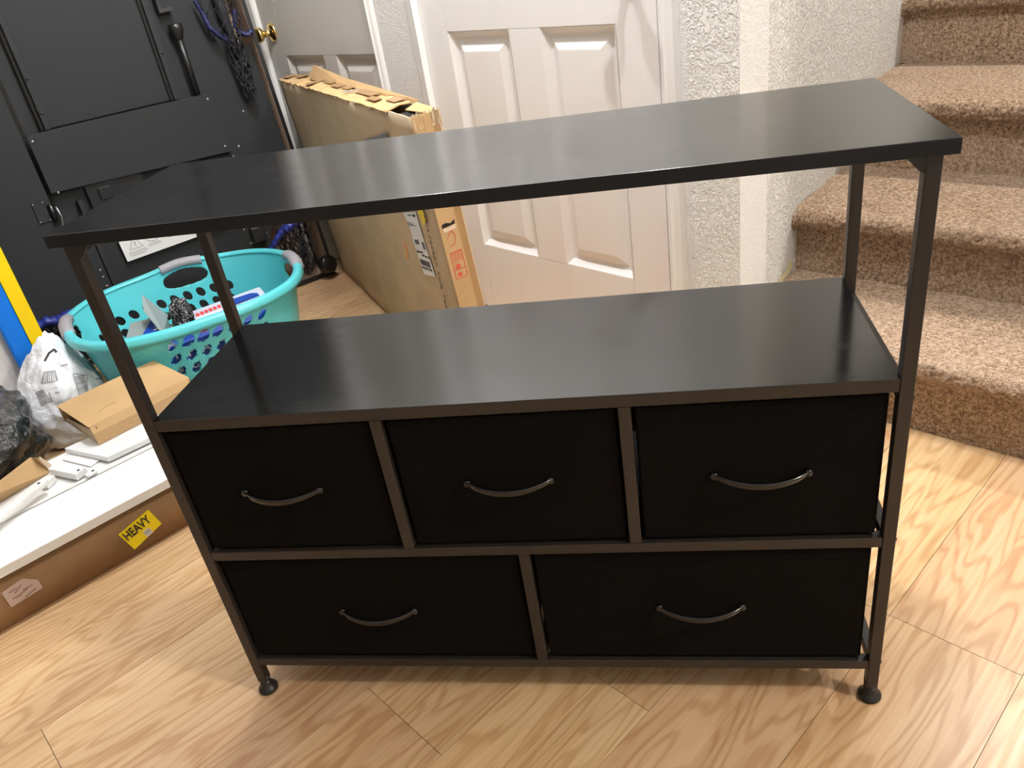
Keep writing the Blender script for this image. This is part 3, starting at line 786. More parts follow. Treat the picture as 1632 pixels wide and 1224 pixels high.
# ragged top: flap strips in paler kraft, tape patches, torn edges, an opening at the right end
tops = [(.0, .28, .0, BW*.98), (.285, .56, .0, BW), (.565, 1.215, .0, BW*.93)]
for i, (xa, xb, ya, yb) in enumerate(tops):
    n_ = 14; vs = []; fs = []
    for k_ in range(n_+1):
        x = xa+(xb-xa)*k_/n_
        vs += [(x+random.uniform(-.001,.001), ya-.003-random.uniform(0, .004), BH+.001+random.uniform(-.002,.003)), (x, ya+BW*.5, BH+.006+random.uniform(-.001,.001)), (x, yb, BH+.004+random.uniform(-.003,.003))]
    for k_ in range(n_):
        for r_ in range(2): fs.append((k_*3+r_, (k_+1)*3+r_, (k_+1)*3+r_+1, k_*3+r_+1))
    MB().add(vs, fs).build('top_flap', [m_kraft, m_card_l][i % 2 == 0 and i != 2], big, solid=.003)
lift = MB()   # lifted back flap
lift.prism([(.20, BW*.86, BH+.004), (.66, BW*.86, BH+.006), (1.25, BW*.98, BH+.006), (1.25, BW*1.02, BH+.012), (.62, BW*1.18, BH+.022), (.22, BW*1.32, BH+.040)], (0, .001, .003))
lift.build('lifted_flap', m_card_l, big)
MB().prism([(.20, BW*.86, BH+.003), (.215, BW*1.30, BH+.038), (.25, BW*1.1, BH+.006)], (.003, 0, 0)).build('flap_edge', m_card, big)
MB().prism([(.22, BW*.88, BH+.0045), (.60, BW*.90, BH+.0065), (.60, BW*1.12, BH+.0065), (.24, BW*1.22, BH+.0045)], (0, 0, .001)).build('open_gap', m_dark, big)
tp = MB()
for (xa, xb, ya, yb) in ((.02, .10, .01, .05), (.13, .19, .03, .07), (.30, .40, .04, .066), (.40, .44, .0, .066), (.46, .56, .042, .064), (.60, .68, .03, .06), (.70, .77, .035, .06), (.86, 1.0, .03, .06), (1.01, 1.09, .012, .034), (1.12, 1.19, .03, .062)):
    tp.box(xa, xb, ya, yb, BH+.0105, BH+.0115)
tp.build('tape_patch', m_tape, big)['kind'] = 'stuff'
ta = MB()
random.seed(11)
for k_ in range(60):
    x = random.uniform(.0, 1.2); w_ = random.uniform(.003, .018); h_ = random.uniform(.002, .010)
    ta.prism([(x, -.004+warp(x, BH), BH-h_), (x+w_*.6, -.005+warp(x, BH), BH-h_*.6), (x+w_, -.004+warp(x, BH), BH+.003), (x, -.004+warp(x, BH), BH+.004)], (0, -.0008, 0))
ta.build('torn_edge', m_tear, big)['kind'] = 'stuff'
stp = MB()
for k_ in range(5): stp.box(.80+k_*.010, .806+k_*.010, .012+(.0 if k_ < 3 else .012), .030+(.0 if k_ < 3 else .022), BH+.0120, BH+.0126)
stp.build('printed_mark', m_grayink, big)
# hole at the right end of the top
MB().prism([(1.222, .004, BH-.012), (BLn-.012, .006, BH-.020), (BLn-.008, BW-.012, BH-.016), (1.24, BW-.01, BH-.008)], (0, 0, .001)).build('open_gap', m_dark, big)
MB().prism([(1.235, BW*.55, BH-.004), (BLn-.01, BW*.72, BH-.004), (BLn-.02, BW*.98, BH+.004), (1.24, BW*.98, BH+.006)], (0, 0, .002)).build('inner_flap', m_kraft, big)
cr_ = MB()
for k_ in range(26):
    y = .0+BW*k_/25
    cr_.prism([(BLn+random.uniform(-.003,.003), y, BH-.03), (BLn+random.uniform(-.003,.003), y+.004, BH-.03), (BLn+random.uniform(-.006,.003), y+.004, BH+random.uniform(-.008,.010)), (BLn+random.uniform(-.006,.003), y, BH+random.uniform(-.008,.008))], (.002, 0, 0))
cr_.build('torn_edge', m_card, big)['kind'] = 'stuff'
# shipping label, yellow tag, printed script line
def on_big(p):  # pixel -> local (x, z) on the carton front face
    X = atpl(p, big.matrix_world.translation, bn); v = X - big.matrix_world.translation; return v.dot(be), v.dot(bu)
lc = [on_big(p) for p in ((646,338), (665,337), (697,440), (679,436))]
def yb_(x, z): return warp(x, z)-.0035
lq = [Vector((x, -.0055, z)) for x, z in lc]
ship = empty('shipping_label'); ship.parent = big
MB().prism([lq[3], lq[2], lq[1], lq[0]], (0, -.0006, 0)).build('label_sheet', m_paper, ship)
def lp(u, v):  # u across 0..1, v down 0..1
    a_ = lq[0].lerp(lq[1], u); c_ = lq[3].lerp(lq[2], u); r_ = a_.lerp(c_, v); r_.y -= .0008; return r_
pr_ = MB()
def blk(u0, u1, v0, v1): 
    pr_.prism([lp(u0, v1), lp(u1, v1), lp(u1, v0), lp(u0, v0)], (0, -.0004, 0))
blk(.72,.92,.03,.07); blk(.30,.66,.035,.05); blk(.05,.35,.15,.16); blk(.05,.55,.175,.185); blk(.08,.75,.20,.208)
for k_ in range(6): blk(.18,.52,.425+k_*.013,.432+k_*.013)
for k_ in range(9): blk(.74,.92,.46+k_*.013,.467+k_*.013)
blk(.05,.30,.605,.635); blk(.36,.56,.612,.64); blk(.45,.60,.66,.69); blk(.66,.82,.675,.70); blk(.88,.98,.68,.72)
for k_ in range(10): blk(.10+k_*.08,.14+k_*.08,.735+.004*k_,.83+.004*k_)
for k_ in range(5): blk(.06+k_*.18,.16+k_*.18,.86+.006*k_,.90+.006*k_)
pr_.build('label_print', m_ink, ship)
yl = [on_big(p) for p in ((669,334), (676,332), (682,349), (679,359))]
MB().prism([Vector((x, -.0060, z)) for x, z in yl][::-1], (0, -.0005, 0)).build('yellow_tag', m_yellow, big)
p0 = on_big((688,372)); p1 = on_big((713,480))
d_ = Vector((p1[0]-p0[0], 0, p1[1]-p0[1])); up_ = Vector((-d_.z, 0, d_.x))
text('printed_line', 'Saint Joseph Sofa Table', .020, M('faded_print', (.12,.085,.06), .8), big, ((p0[0]+p1[0])/2, -.0060, (p0[1]+p1[1])/2+.01), d_, up_, off=.0003, width=.30, bold=-.012)
ora = [on_big(p) for p in ((647,385), (650,384), (655,412), (652,414))]
MB().prism([Vector((x, -.0060, z)) for x, z in ora][::-1], (0, -.0004, 0)).build('orange_stamp', m_orink, big)
bl = [on_big(p) for p in ((584,222), (619,211), (624,230), (588,240))]
MB().prism([Vector((x, -.0060, z)) for x, z in bl][::-1], (0, -.0004, 0)).build('blue_grey_tape', M('blue_grey_tape', (.22,.24,.28), .3), big)
cl = MB()
for (pa_, pb_) in (((748,640), (748,640)),): pass

# ================================================================== HEAVY carton, white panels
HO = Vector((-.635, .132, 0)); HR = R(52.0)
hx = Vector((math.cos(HR), math.sin(HR), 0)); hy = Vector((-math.sin(HR), math.cos(HR), 0))
hc = empty('long_carton', HO, HR, label='long low brown carton with a yellow HEAVY sticker under the white panels', cat='box')
b = MB(); nx = 60; vs = []; fs = []
XL, XR = -.62, .62; HH = .1155; HD = .36
for i in range(nx+1):
    x = XL+(XR-XL)*i/nx; w_ = .0010*math.sin(x*14)+.0006*math.sin(x*37)
    vs += [(x, 0+w_*.4, 0.0), (x, w_, HH*.5), (x, .001+w_*.3, HH)]
for i in range(nx):
    for k_ in range(2): fs.append((i*3+k_, (i+1)*3+k_, (i+1)*3+k_+1, i*3+k_+1))
b.add(vs, fs).build('front_panel', m_card_d, hc, smooth=True, solid=.003)
MB().box(XL, XR, .003, HD, HH-.004, HH).build('top_panel', m_card_d, hc)
MB().box(XR-.004, XR, .003, HD, 0, HH-.004).build('end_panel', m_card_d, hc)
MB().box(XL, XR-.004, HD-.004, HD, 0, HH-.004).build('back_panel', m_card_d, hc)
MB().box(XL, XL+.004, .003, HD-.004, 0, HH-.004).build('end_panel', m_card_d, hc)
MB().box(XL, XR, -.006, .004, .0, .0022).build('bottom_lip', m_card_d, hc)
def on_h(p, off=0):
    X = atpl(p, HO-hy*off, hy); v = X-HO; return v.dot(hx), v.z
sc_ = [on_h(p, .004) for p in ((188,852), (214.5,875.5), (257.5,834), (236,812))]
st = empty('sticker'); st.parent = hc
st['label'] = 'yellow sticker printed HEAVY'
q_ = [Vector((x, -.0052, z)) for x, z in sc_]
MB().prism(q_, (0, -.0006, 0)).build('sticker_sheet', m_yellow, st)
xd = (q_[3]-q_[0]).normalized(); yd = (q_[0]-q_[1]).normalized(); yd = (yd - xd*yd.dot(xd)).normalized()
W_s = (q_[3]-q_[0]).length; H_s = (q_[0]-q_[1]).length
cc = (q_[0]+q_[1]+q_[2]+q_[3])/4
th_ = text('lettering', 'HEAVY', H_s*.56, m_ink, st, cc + yd*H_s*.16 - xd*W_s*.04, xd, yd, off=.0009, width=W_s*.80)
bcd = MB()
plate(bcd, cc - yd*H_s*.30 + xd*W_s*.08 + Vector((0, -.0008, 0)), xd, yd, W_s*.20, H_s*.30)
bcd.build('barcode_patch', m_paper, st)
bc2 = MB()
for k_ in range(7): plate(bc2, cc - yd*H_s*.27 + xd*(W_s*(.01+k_*.024)) + Vector((0, -.0016, 0)), xd, yd, W_s*.011, H_s*.20)
bc2.build('barcode', m_grayink, st)
wl_ = [on_h(p, .004) for p in ((2,945), (18,968), (68,936.5), (60,923), (35,922))]
MB().prism([Vector((x, -.0048, z)) for x, z in wl_], (0, -.0005, 0)).build('worn_label', m_clearl, hc)
sc2 = MB()
for (a_, c_) in (((14,946),(26,938)), ((24,946),(34,932)), ((30,950),(44,938)), ((36,941),(52,932)), ((40,952),(58,938)), ((20,955),(34,948))):
    a3 = on_h(a_, .006); c3 = on_h(c_, .006); A3 = Vector((a3[0], -.0052, a3[1])); C3 = Vector((c3[0], -.0052, c3[1])); dd_ = (C3-A3).normalized(); s_ = Vector((-dd_.z, 0, dd_.x))*.0012
    sc2.prism([A3-s_, C3-s_, C3+s_, A3+s_], (0, -.0003, 0))
sc2.build('scribble', M('faint_ink', (.25,.17,.15), .7), hc)

GRP = 'white panels and rails on the long carton'
def onbox(name, label, cat, boxes, mat=m_white, bev=.0025, parts=None, **kw):
    o = empty(name, HO, HR, label=label, cat=cat, group=kw.get('group')); 
    for n_, a_ in boxes: MB().box(*a_).build(n_, mat, o, bevel=bev)
    return o
def single(name, label, cat, a_, mat=m_white, bev=.0025, group=None):
    o = MB().box(*a_).build(name, mat, None, bevel=bev); o.location = HO; o.rotation_euler = (0, 0, HR)
    return tag(o, label, cat, group)
Z1 = HH+.0005
pf = empty('furniture_board', HO, HR, label='wide glossy white panel lying along the front edge of the long carton', cat='panel')
MB().box(-.60, .605, -.006, .160, Z1, Z1+.0225).build('panel_board', m_white, pf, bevel=.002)
MB().box(-.60, .605, -.0075, -.0062, Z1+.001, Z1+.0215).build('edge_band', m_white2, pf)
p2 = empty('furniture_board', HO, HR, label='second white panel behind the front one, with narrow loose pieces on it', cat='panel')
MB().box(-.60, .60, 0.166, .355, Z1, Z1+.018).build('panel_board', m_white, p2, bevel=.0015)
MB().box(-.60, .60, .1665, .178, Z1+.018, Z1+.022).build('edge_lip', m_white2, p2, bevel=.001)
Z2 = Z1+.0182
def W3(p, z): X = atz(p, z)-HO; return X.dot(hx), X.dot(hy)
p3 = empty('furniture_board', HO, HR, label='short white panel under the small carton, angled across the second panel', cat='panel')
c3 = [W3(p, Z2+.02) for p in ((101.6,713.7), (170,728), (232,699))]
e3_ = Vector((c3[2][0]-c3[1][0], c3[2][1]-c3[1][1], 0)).normalized()
q0 = Vector((c3[0][0], c3[0][1], 0)); q1 = Vector((c3[1][0], c3[1][1], 0)); q2 = q1 + e3_*.26; q3 = q0 + e3_*.28
MB().hexa([p+Vector((0,0,Z2+.0045)) for p in (q1, q2, q3, q0)], [p+Vector((0,0,Z2+.0185)) for p in (q1, q2, q3, q0)]).build('panel_board', m_white, p3, bevel=.0015)
hexb = [q1+(q0-q1).normalized()*.012, q2+(q0-q1).normalized()*.012, q3, q0]
def slat(label, pa, pb, width, z0, h, mat=m_white, rounded=False, hole=None, cat='slat', over=0):
    a_ = Vector((*W3(pa, z0+h), 0)); c_ = Vector((*W3(pb, z0+h), 0)); d_ = (c_-a_).normalized(); n_ = Vector((-d_.y, d_.x, 0))
    o = empty('furniture_strip', HO, HR, label=label, cat=cat, group=None)
    b = MB()
    if rounded:
        pts = [a_-n_*width/2 + Vector((0,0,z0+h))]
        pts += [c_ + d_*(math.cos(q)*width/2) + n_*math.sin(q)*width/2 + Vector((0,0,z0+h)) for q in [-math.pi/2+math.pi*i/10 for i in range(11)]]
        pts += [a_+n_*width/2 + Vector((0,0,z0+h))]
        b.prism(pts, (0, 0, h))
    else:
        b.hexa([a_-n_*width/2+Vector((0,0,z0)), c_-n_*width/2+Vector((0,0,z0)), c_+n_*width/2+Vector((0,0,z0)), a_+n_*width/2+Vector((0,0,z0))],
               [a_-n_*width/2+Vector((0,0,z0+h)), c_-n_*width/2+Vector((0,0,z0+h)), c_+n_*width/2+Vector((0,0,z0+h)), a_+n_*width/2+Vector((0,0,z0+h))])
    b.build('slat_board', mat, o, bevel=.002)
    if hole:
        for f_ in hole:
            p = a_.lerp(c_, f_)
            MB().lathe([(.0034, 0), (.0034, .0006)], (p.x, p.y, z0+h), (0, 0, 1), 12).build('screw_hole', m_dark, o)
    return o
slat('narrow white rail nearest the black bag, with two screw holes at its end', (84,741), (128,750), .030, Z2+.0045, .018, hole=(.93,))
slat('white slat with a rounded end between the rail and the short panel', (152,737), (110,727), .030, Z2+.0010, .0035, rounded=True)
slat('long cream slat with a rounded drilled end over the panels', (-70,873), (66,767), .022, Z2+.024, .012, m_white2, rounded=True, hole=(.965,))
slat('short white batten under the drilled end of the cream slat', (66,770), (80,757), .022, Z2+.001, .018, m_white2)
slat('white strip joint piece with a drilled hole beside the front panel', (136,757), (152,748), .016, Z2+.006, .008, hole=(.75,))

# small carton on the panels
sb = empty('small_carton', (-.626, .577, Z2+.0195), R(56), label='small flat tan carton with a lid lying on the white panels', cat='box')
sl, sw, sh = .262, .212, .050
MB().box(0, sl, 0, .0025, 0, sh*.62).build('front_panel', m_card_l, sb, bevel=.0008)
MB().hexa([(0, 0, sh*.62), (sl, 0, sh*.62), (sl, .004, sh*.62), (0, .004, sh*.62)], [(0, .010, sh), (sl, .010, sh), (sl, .013, sh-.002), (0, .013, sh-.002)]).build('lid_bevel', m_card_l, sb)
MB().box(-.002, sl+.002, .010, sw, sh-.0025, sh).build('lid', m_card_l, sb, bevel=.0008)
MB().hexa([(.002, .004, .0), (.0045, .004, .0), (.0045, sw, .0), (.002, sw, .0)], [(.006, .006, sh*.66), (.0085, .006, sh*.66), (-.004, sw*.75, sh*.60), (-.0065, sw*.75, sh*.60)]).build('end_flap', m_card, sb)
MB().box(.012, .014, .004, sw-.002, .0, sh-.004).build('end_panel', m_card_d, sb)
MB().box(0, sl, sw-.0025, sw, 0, sh-.003).build('back_panel', m_card_l, sb)
MB().box(sl-.0025, sl, .003, sw-.003, 0, sh-.003).build('end_panel', m_card_l, sb)
cv = MB(); 
for k_ in range(8):
    t_ = k_/8; cv.box(.045+.05*t_, .045+.05*(t_+.13), .062+.010*math.sin(t_*3.1), .0632+.010*math.sin(t_*3.1), sh, sh+.0005)
cv.build('pen_mark', m_card_d, sb)
# open cardboard flap piece at the far left
fp = [W3(p, z) for p, z in (((82,752), Z2), ((-60,838), Z2))]
tpz = Z2+.050
ft_ = [W3((62,729.5), tpz), W3((50,729), tpz), W3((-50,806), tpz)]
o = empty('cardboard_offcut', HO, HR, label='bent cardboard strip at the left edge in front of the black bag', cat='cardboard')
MB().prism([(fp[1][0], fp[1][1], Z2+.001), (fp[0][0], fp[0][1], Z2+.001), (ft_[0][0], ft_[0][1], tpz), (ft_[1][0], ft_[1][1], tpz), (ft_[2][0], ft_[2][1], tpz)], (0.002, -.0035, 0)).build('strip_face', m_card_l, o)
bk = MB().prism([(fp[0][0], fp[0][1], Z2+.001), (fp[0][0]+.01, fp[0][1]+.035, Z2+.001), (ft_[0][0]+.006, ft_[0][1]+.03, tpz-.012), (ft_[0][0], ft_[0][1], tpz)], (.003, 0, 0)); bk.build('strip_end', m_card, o)

# ------------------------------------------------------------------ crumpled bags
def blob(name, c, rad, seed, amp, mat, n=64, lobes=2.2, flatten=.02, shape=None, creases=0, cf=2.6):
    bm = bmesh.new(); bmesh.ops.create_icosphere(bm, subdivisions=6, radius=1)
    off = Vector((seed*3.7, seed*1.3, seed*7.1))
    for v in bm.verts:
        p = v.co.copy(); d_ = p.normalized()
        f = 1 + amp*noise.fractal(d_*lobes+off, 1.1, 2.1, 3)
        rid = 0
        if creases:
            rn = noise.ridged_multi_fractal(d_*cf+off*1.7, 1.0, 2.2, 3, 1.0, 2.0)
            rid = creases*(rn-1.2)
        f += rid
        q = Vector((d_.x*rad[0], d_.y*rad[1], d_.z*rad[2]))*f
        if shape: q = shape(q, d_)
        v.co = q + Vector(c)
        if v.co.z < flatten: v.co.z = flatten*.5 + .5*max(0.0, v.co.z)*.0 + .002*abs(d_.x)
    for f in bm.faces: f.smooth = True
    me = bpy.data.meshes.new(name); bm.to_mesh(me); bm.free(); me.materials.append(mat)
    o = bpy.data.objects.new(name, me); COL.objects.link(o); return o
bb_ = blob('bin_bag', (-1.015, .568, .140), (.165, .215, .155), 2, .13, m_bag, creases=.030, cf=3.4)
tag(bb_, 'crumpled glossy black bin bag slumped against the left wall', 'bag')
def mail_shape(q, d_):
    t_ = max(0, (q.z+.12)/.26); k_ = 1-.45*t_**1.4
    return Vector((q.x*k_ + .02*t_, q.y*k_ + .035*t_, q.z*(1.0)))
ml = blob('mailer_bag', (-.970, .872, .145), (.125, .125, .165), 5, .14, m_poly, creases=.085, lobes=1.3, shape=mail_shape, cf=1.25)
tag(ml, 'crumpled white poly mailer bag with printed barcodes beside the turquoise basket', 'bag')

# ================================================================== LAUNDRY BASKET
BC = Vector((-.678, 1.200, 0)); BA = R(38); BAx, BBx, BHt = .340, .283, .280
bk = empty('laundry_basket', BC, BA, label='turquoise plastic laundry basket with oval holes and grey grips', cat='basket')
def sup(q, a_, b_, e=2.5):
    c_, s_ = math.cos(q), math.sin(q)
    r_ = (abs(c_/a_)**e + abs(s_/b_)**e)**(-1/e); return r_*c_, r_*s_
def prof_k(z): return .80 + .155*(z/BHt)
NU, NV = 960, 130
# handle openings: angle centre, half width angle, z centre, half height
hand = [(R(83), R(15), .240, .024), (R(-4), R(13), .242, .021), (R(178), R(13), .242, .021)]
holes = []
for r_ in range(4):
    zc = .231-.0425*r_
    for k_ in range(9):
        if k_ < 7: holes.append((R(-111.1+9.05*k_ - .7*r_), R(3.1), zc, .0172, .55))
        holes.append((R(57+9.5*k_ + .6*r_), R(2.9), zc-.044, .0160, .3))
for r_ in range(3):
    for k_ in range(4):
        holes.append((R(150+9*k_), R(2.3), .17-.045*r_, .0165, .35))
def lift_z(q):
    zz = 0
    for (a0_, ha_, zc, hz_) in hand:
        d_ = (q-a0_+math.pi) % (2*math.pi)-math.pi
        zz += .014*math.exp(-(d_/(ha_*1.1))**2)
    return zz
cells = {}
Q = np.linspace(0, 2*math.pi, NU, endpoint=False); Zs = np.linspace(.004, BHt, NV+1)
QQ, ZZ = np.meshgrid(Q, Zs); QQ = QQ.copy(); ZZ = ZZ.copy()
dq = 2*math.pi/NU; dz_ = (BHt-.004)/NV
inside = np.zeros_like(QQ, bool)
def stamp(a0_, ha_, zc, hz_, shear, e=2.0):
    global QQ, ZZ, inside
    D = (QQ-a0_+math.pi) % (2*math.pi)-math.pi
    V = ZZ-zc
    U = (D - shear*V/(.30))/ha_; Wv = V/hz_
    r_ = (np.abs(U)**e+np.abs(Wv)**e)**(1/e)
    near = (r_ > 1e-3) & (r_ < 1+.9*max(dq/ha_, dz_/hz_)) & (r_ > 1-.75*max(dq/ha_, dz_/hz_))
    ins_ = (r_ <= 1)
    sc2_ = np.where(near, 1/np.maximum(r_, 1e-3), 1)
    near2 = near
    Un, Wn = U*sc2_, Wv*sc2_
    QQ = np.where(near2, a0_ + Un*ha_ + shear*(Wn*hz_)/.30, QQ); ZZ = np.where(near2, zc+Wn*hz_, ZZ)
    inside |= (r_ < 1-.75*max(dq/ha_, dz_/hz_)) 
    return r_
masks = []
for h_ in holes: stamp(*h_)
for (a0_, ha_, zc, hz_) in hand: stamp(a0_, ha_, zc, hz_, 0, 2.6)
vs = []; 
for j in range(NV+1):
    for i in range(NU):
        z = ZZ[j, i]; q = QQ[j, i]; k_ = prof_k(z)*(1-.35*max(0, (.02-z)/.02)**2*.2)
        x, y = sup(q, BAx*k_, BBx*k_); vs.append((x, y, z + (lift_z(q) if z > .2 else 0)*((z-.2)/.08 if z > .2 else 0)))
fs = []
def in_any(q, z):
    for (a0_, ha_, zc, hz_, sh_) in holes:
        D = (q-a0_+math.pi) % (2*math.pi)-math.pi
        if abs(D) > .2 or abs(z-zc) > hz_: continue
        if ((D-sh_*(z-zc)/.30)/ha_)**2+((z-zc)/hz_)**2 < .97: return True
    for (a0_, ha_, zc, hz_) in hand:
        D = (q-a0_+math.pi) % (2*math.pi)-math.pi
        if abs(D/ha_)**2.6+abs((z-zc)/hz_)**2.6 < .97: return True
    return False
for j in range(NV):
    for i in range(NU):
        i2 = (i+1) % NU
        qs = [QQ[j, i], QQ[j, i2], QQ[j+1, i2], QQ[j+1, i]]
        if i2 == 0: qs[1] += 2*math.pi; qs[2] += 2*math.pi
        qc = sum(qs)/4; zc = (ZZ[j, i]+ZZ[j, i2]+ZZ[j+1, i2]+ZZ[j+1, i])/4
        if in_any(qc, zc): continue
        fs.append((j*NU+i, j*NU+i2, (j+1)*NU+i2, (j+1)*NU+i))
MB().add(vs, fs).build('basket_wall', m_turq, bk, smooth=True, solid=.003)
# floor
n_ = 96; fv = [(0, 0, .004)] + [(*sup(2*math.pi*i/n_, BAx*.80, BBx*.80), .004) for i in range(n_)]
MB().add(fv, [(0, 1+i, 1+(i+1) % n_) for i in range(n_)]).build('basket_floor', m_turq, bk, solid=.003)
# rolled rim: cross-section swept round
sec = [(-.004, -.002), (-.002, .004), (.004, .008), (.012, .009), (.019, .006), (.023, .000), (.024, -.008), (.0255, -.0155), (.0235, -.016), (.021, -.008), (.019, -.004), (.010, .001), (.002, -.002)]
n_ = 240; vs = []; fs = []
for i in range(n_):
    q = 2*math.pi*i/n_; k_ = prof_k(BHt); x0_, y0_ = sup(q, BAx*k_, BBx*k_); x1_, y1_ = sup(q+.01, BAx*k_, BBx*k_)
    tx, ty = x1_-x0_, y1_-y0_; l_ = math.hypot(tx, ty); nx_, ny_ = ty/l_, -tx/l_
    for (o_, h_) in sec: vs.append((x0_+nx_*o_, y0_+ny_*o_, BHt+h_+lift_z(q)))
k_ = len(sec)
for i in range(n_):
    for j in range(k_): fs.append((i*k_+j, ((i+1) % n_)*k_+j, ((i+1) % n_)*k_+(j+1) % k_, i*k_+(j+1) % k_))
MB().add(vs, fs).build('rim', m_turq, bk, smooth=True)
for (a0_, ha_, zc, hz_) in hand:     # grey rubber grips wrapped over the rim
    vs = []; fs = []; m_ = 24; secg = [(-.007, -.012), (-.008, .004), (-.001, .012), (.012, .0135), (.022, .010), (.0285, .000), (.029, -.012), (.0245, -.0175), (.0, -.012)]
    for i in range(m_+1):
        q = a0_ - ha_*.92 + 2*ha_*.92*i/m_; kk = prof_k(BHt); x0_, y0_ = sup(q, BAx*kk, BBx*kk); x1_, y1_ = sup(q+.01, BAx*kk, BBx*kk)
        tx, ty = x1_-x0_, y1_-y0_; l_ = math.hypot(tx, ty); nx_, ny_ = ty/l_, -tx/l_
        for (o_, h_) in secg: vs.append((x0_+nx_*o_, y0_+ny_*o_, BHt+h_+lift_z(q)))
    k_ = len(secg)
    for i in range(m_):
        for j in range(k_): fs.append((i*k_+j, (i+1)*k_+j, (i+1)*k_+(j+1) % k_, i*k_+(j+1) % k_))
    fs.append(tuple(range(k_))); fs.append(tuple(range(m_*k_, m_*k_+k_)))
    MB().add(vs, fs).build('grip', m_grip, bk, smooth=True)['label'] = 'grey rubber grip'

# ------------------------------------------------------------------ things in the basket
def place(o, p, z): 
    X = atz(p, z); o.location = X; return o
# blue printed package against the front wall
bp = empty('blue_package', BC, BA, label='large blue package with white letters seen through the basket holes', cat='package')
MB().hexa([(-.13, -.193, .010), (.14, -.193, .010), (.19, -.150, .010), (-.16, -.150, .010)], [(-.14, -.236, .225), (.15, -.236, .225), (.19, -.160, .215), (-.16, -.160, .215)]).build('package_body', m_pkblue, bp, bevel=.008, seg=3)
mb_ = Matrix.Translation(BC) @ Matrix.Rotation(BA, 4, 'Z'); mbi = mb_.inverted()
pkn = (mb_.to_3x3() @ Vector((0, -.215, -.043))).normalized(); pkp = mb_ @ Vector((0, -.193, .010))
for (s_, px_, sz) in (('A', (273,549), .040), ('Y', (281,566), .036), ('P', (304,560), .040), ('A', (328,553), .040), ('A', (352,541), .040), ('G', (312,581), .030), ('8', (289,589), .026)):
    q_ = mbi @ atpl(px_, pkp, pkn)
    text('lettering', s_, sz, m_paper, bp, q_ + Vector((0, -.0012, 0)), (1, 0, 0), (0, -.19, 1), off=.0006)
q_ = mbi @ atpl((322, 527), pkp, pkn)
rb_ = MB(); plate(rb_, q_ + Vector((0, -.0010, 0)), (1, 0, 0), (0, -.19, 1), .030, .008); rb_.build('red_band', m_red, bp)
# white/blue package with red print lying along the back of it
wp = empty('white_package', BC + Matrix.Rotation(BA, 3, 'Z') @ Vector((.035, -.0, .012)), BA, label='long white and blue package with red print lying in the basket', cat='package')
MB().hexa([(-.045, -.13, .175), (.17, -.15, .185), (.17, -.055, .185), (-.045, -.045, .175)], [(-.045, -.115, .222), (.17, -.135, .234), (.17, -.06, .238), (-.045, -.05, .226)]).build('package_body', m_pkwhite, wp, bevel=.006, seg=3)
rp = MB()
for k_ in range(9):
    x_ = -.036+k_*.013; z_ = .222+.0558*(x_+.045)
    rp.hexa([(x_, -.106, z_), (x_+.009, -.106, z_), (x_+.009, -.086, z_), (x_, -.086, z_)], [(x_, -.106, z_+.0034), (x_+.009, -.106, z_+.0034), (x_+.009, -.086, z_+.0044), (x_, -.086, z_+.0044)])
rp.build('red_lettering', m_red, wp)
MB().box(.07, .15, -.128, -.085, .2315, .2345).build('blue_patch', m_pkblue, wp)
# open plastic box with a raised lid
pb_ = empty('open_box', BC + Matrix.Rotation(BA, 3, 'Z') @ Vector((-.01, .052, .012)), BA, label='open grey plastic box with a raised lid and blue print in the basket', cat='box')
MB().hexa([(-.185, -.165, .150), (-.095, -.195, .150), (-.065, -.085, .150), (-.155, -.065, .150)], [(-.195, -.160, .225), (-.100, -.200, .225), (-.065, -.085, .235), (-.165, -.060, .235)]).build('box_body', m_pkgrey, pb_, bevel=.003)
MB().hexa([(-.098, -.197, .222), (-.094, -.198, .222), (-.060, -.088, .232), (-.064, -.087, .232)], [(-.120, -.150, .285), (-.117, -.151, .285), (-.105, -.10, .315), (-.108, -.10, .315)]).build('raised_lid', m_pkgrey, pb_)
MB().hexa([(-.150, -.180, .2262), (-.103, -.197, .2262), (-.073, -.100, .236), (-.110, -.10, .236)], [(-.150, -.180, .2275), (-.103, -.197, .2275), (-.073, -.100, .2375), (-.110, -.10, .2375)]).build('blue_print', m_pkblue, pb_)
text('lettering', '2', .035, m_paper, pb_, (-.105, -.165, .2305), (.93, -.33, .0), (.28, .95, .08), off=.0015)
MB().box(-.215, -.190, -.165, -.120, .150, .205).build('white_insert', m_paper, pb_, bevel=.002)
gb = blob('glitter_bag', (0, 0, 0), (.030, .022, .055), 8, .25, m_glit, creases=.10, flatten=-1)
gl = BC + Matrix.Rotation(BA, 3, 'Z') @ Vector((-.038, -.083, .247)); gb.location = gl; gb.rotation_euler = (0, R(12), R(20))
tag(gb, 'small crinkled black and silver glitter bag poking up inside the basket', 'bag')

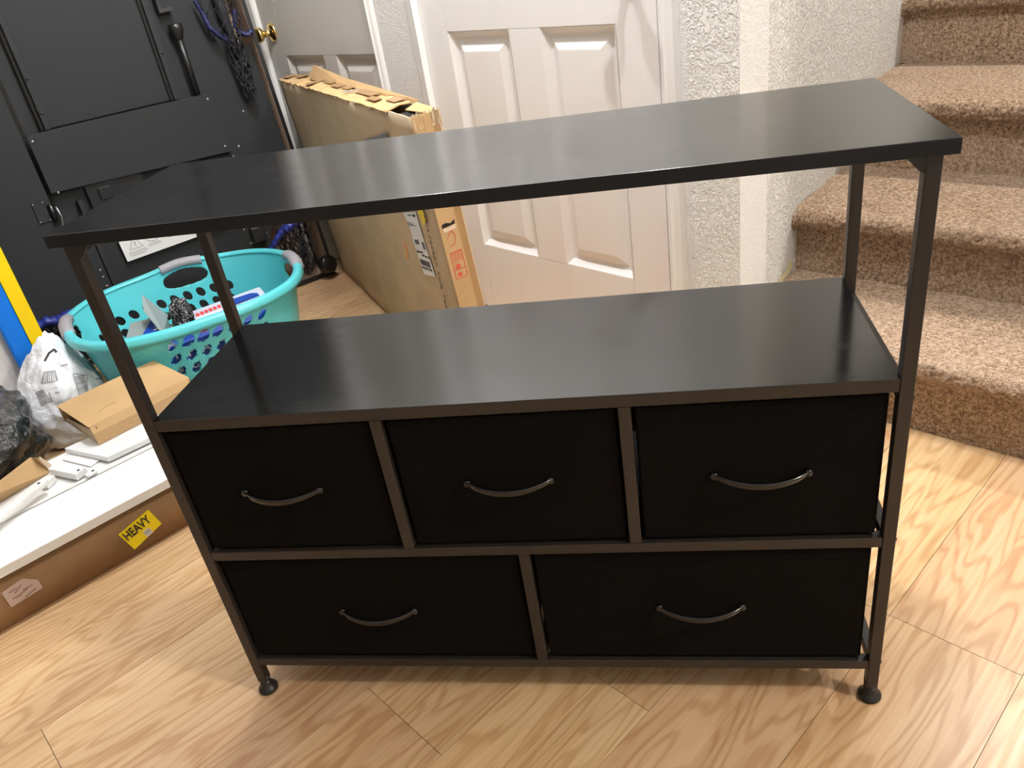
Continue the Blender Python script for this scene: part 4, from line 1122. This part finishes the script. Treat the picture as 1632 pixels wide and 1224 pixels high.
# ------------------------------------------------------------------ print lying on the mailer film (follows its folds)
from mathutils.bvhtree import BVHTree
def decal_tools(ob):
    me = ob.data; mwm = Matrix.Translation(ob.location)
    bvh = BVHTree.FromPolygons([v.co for v in me.vertices], [tuple(p.vertices) for p in me.polygons])
    def hit(p):
        d_ = ray(p).normalized(); h, n_, i_, ds_ = bvh.ray_cast(CAM, d_)
        return None if h is None else h + n_*.0012
    return hit
hit = decal_tools(ml)
def ribbon(mb, pts, w):
    """thin printed line through pixel points, on the film"""
    P_ = []
    for a_, b2 in zip(pts[:-1], pts[1:]):
        for k_ in range(8): P_.append((a_[0]+(b2[0]-a_[0])*k_/8, a_[1]+(b2[1]-a_[1])*k_/8))
    P_.append(pts[-1])
    prev = None
    for i, p in enumerate(P_):
        q = P_[min(i+1, len(P_)-1)]; r_ = P_[max(i-1, 0)]
        dx, dy = q[0]-r_[0], q[1]-r_[1]; l_ = math.hypot(dx, dy) or 1
        a_ = hit((p[0]-dy/l_*w/2, p[1]+dx/l_*w/2)); c_ = hit((p[0]+dy/l_*w/2, p[1]-dx/l_*w/2))
        if a_ is None or c_ is None: prev = None; continue
        if prev and (prev[0]-a_).length < .02: mb.add([prev[0], prev[1], c_, a_], [(0, 1, 2, 3)])
        prev = (a_, c_)
pm_ = MB()
def barcode(q, n, gap=.5, frame=True, w=3.0):
    (a, b2, c, d_) = q   # a-b one long side, d-c the other
    if frame: ribbon(pm_, [a, b2, c, d_, a], 1.5)
    rnd = random.Random(n)
    for k_ in range(n):
        f = (k_+.5)/n
        p = (a[0]+(b2[0]-a[0])*f, a[1]+(b2[1]-a[1])*f); r_ = (d_[0]+(c[0]-d_[0])*f, d_[1]+(c[1]-d_[1])*f)
        ribbon(pm_, [p, r_], w*rnd.uniform(.5, 1.2))
barcode(((70,593), (88,591), (92,607), (66,611)), 7)
barcode(((116,596), (138,598), (140,630), (127,634)), 1, w=.1)
barcode(((118,600), (127,632), (141,624), (134,597)), 9, frame=False)
barcode(((56,625), (66,648), (84,640), (68,620)), 8, frame=False)
for p in (((97,583), (108,581)), ((152,604), (160,604)), ((88,626), (95,625)), ((78,626), (84,640))):
    ribbon(pm_, list(p), 2.2)
o = pm_.build('printed_barcode', m_grayink, ml); o['label'] = 'grey barcodes printed on the white film'; o['kind'] = 'stuff'
dk = MB(); ribbon(dk, [(71,576), (78,563), (86,557), (90,562)], 3.5); 
if dk.v: dk.build('dark_patch', m_ink, ml)
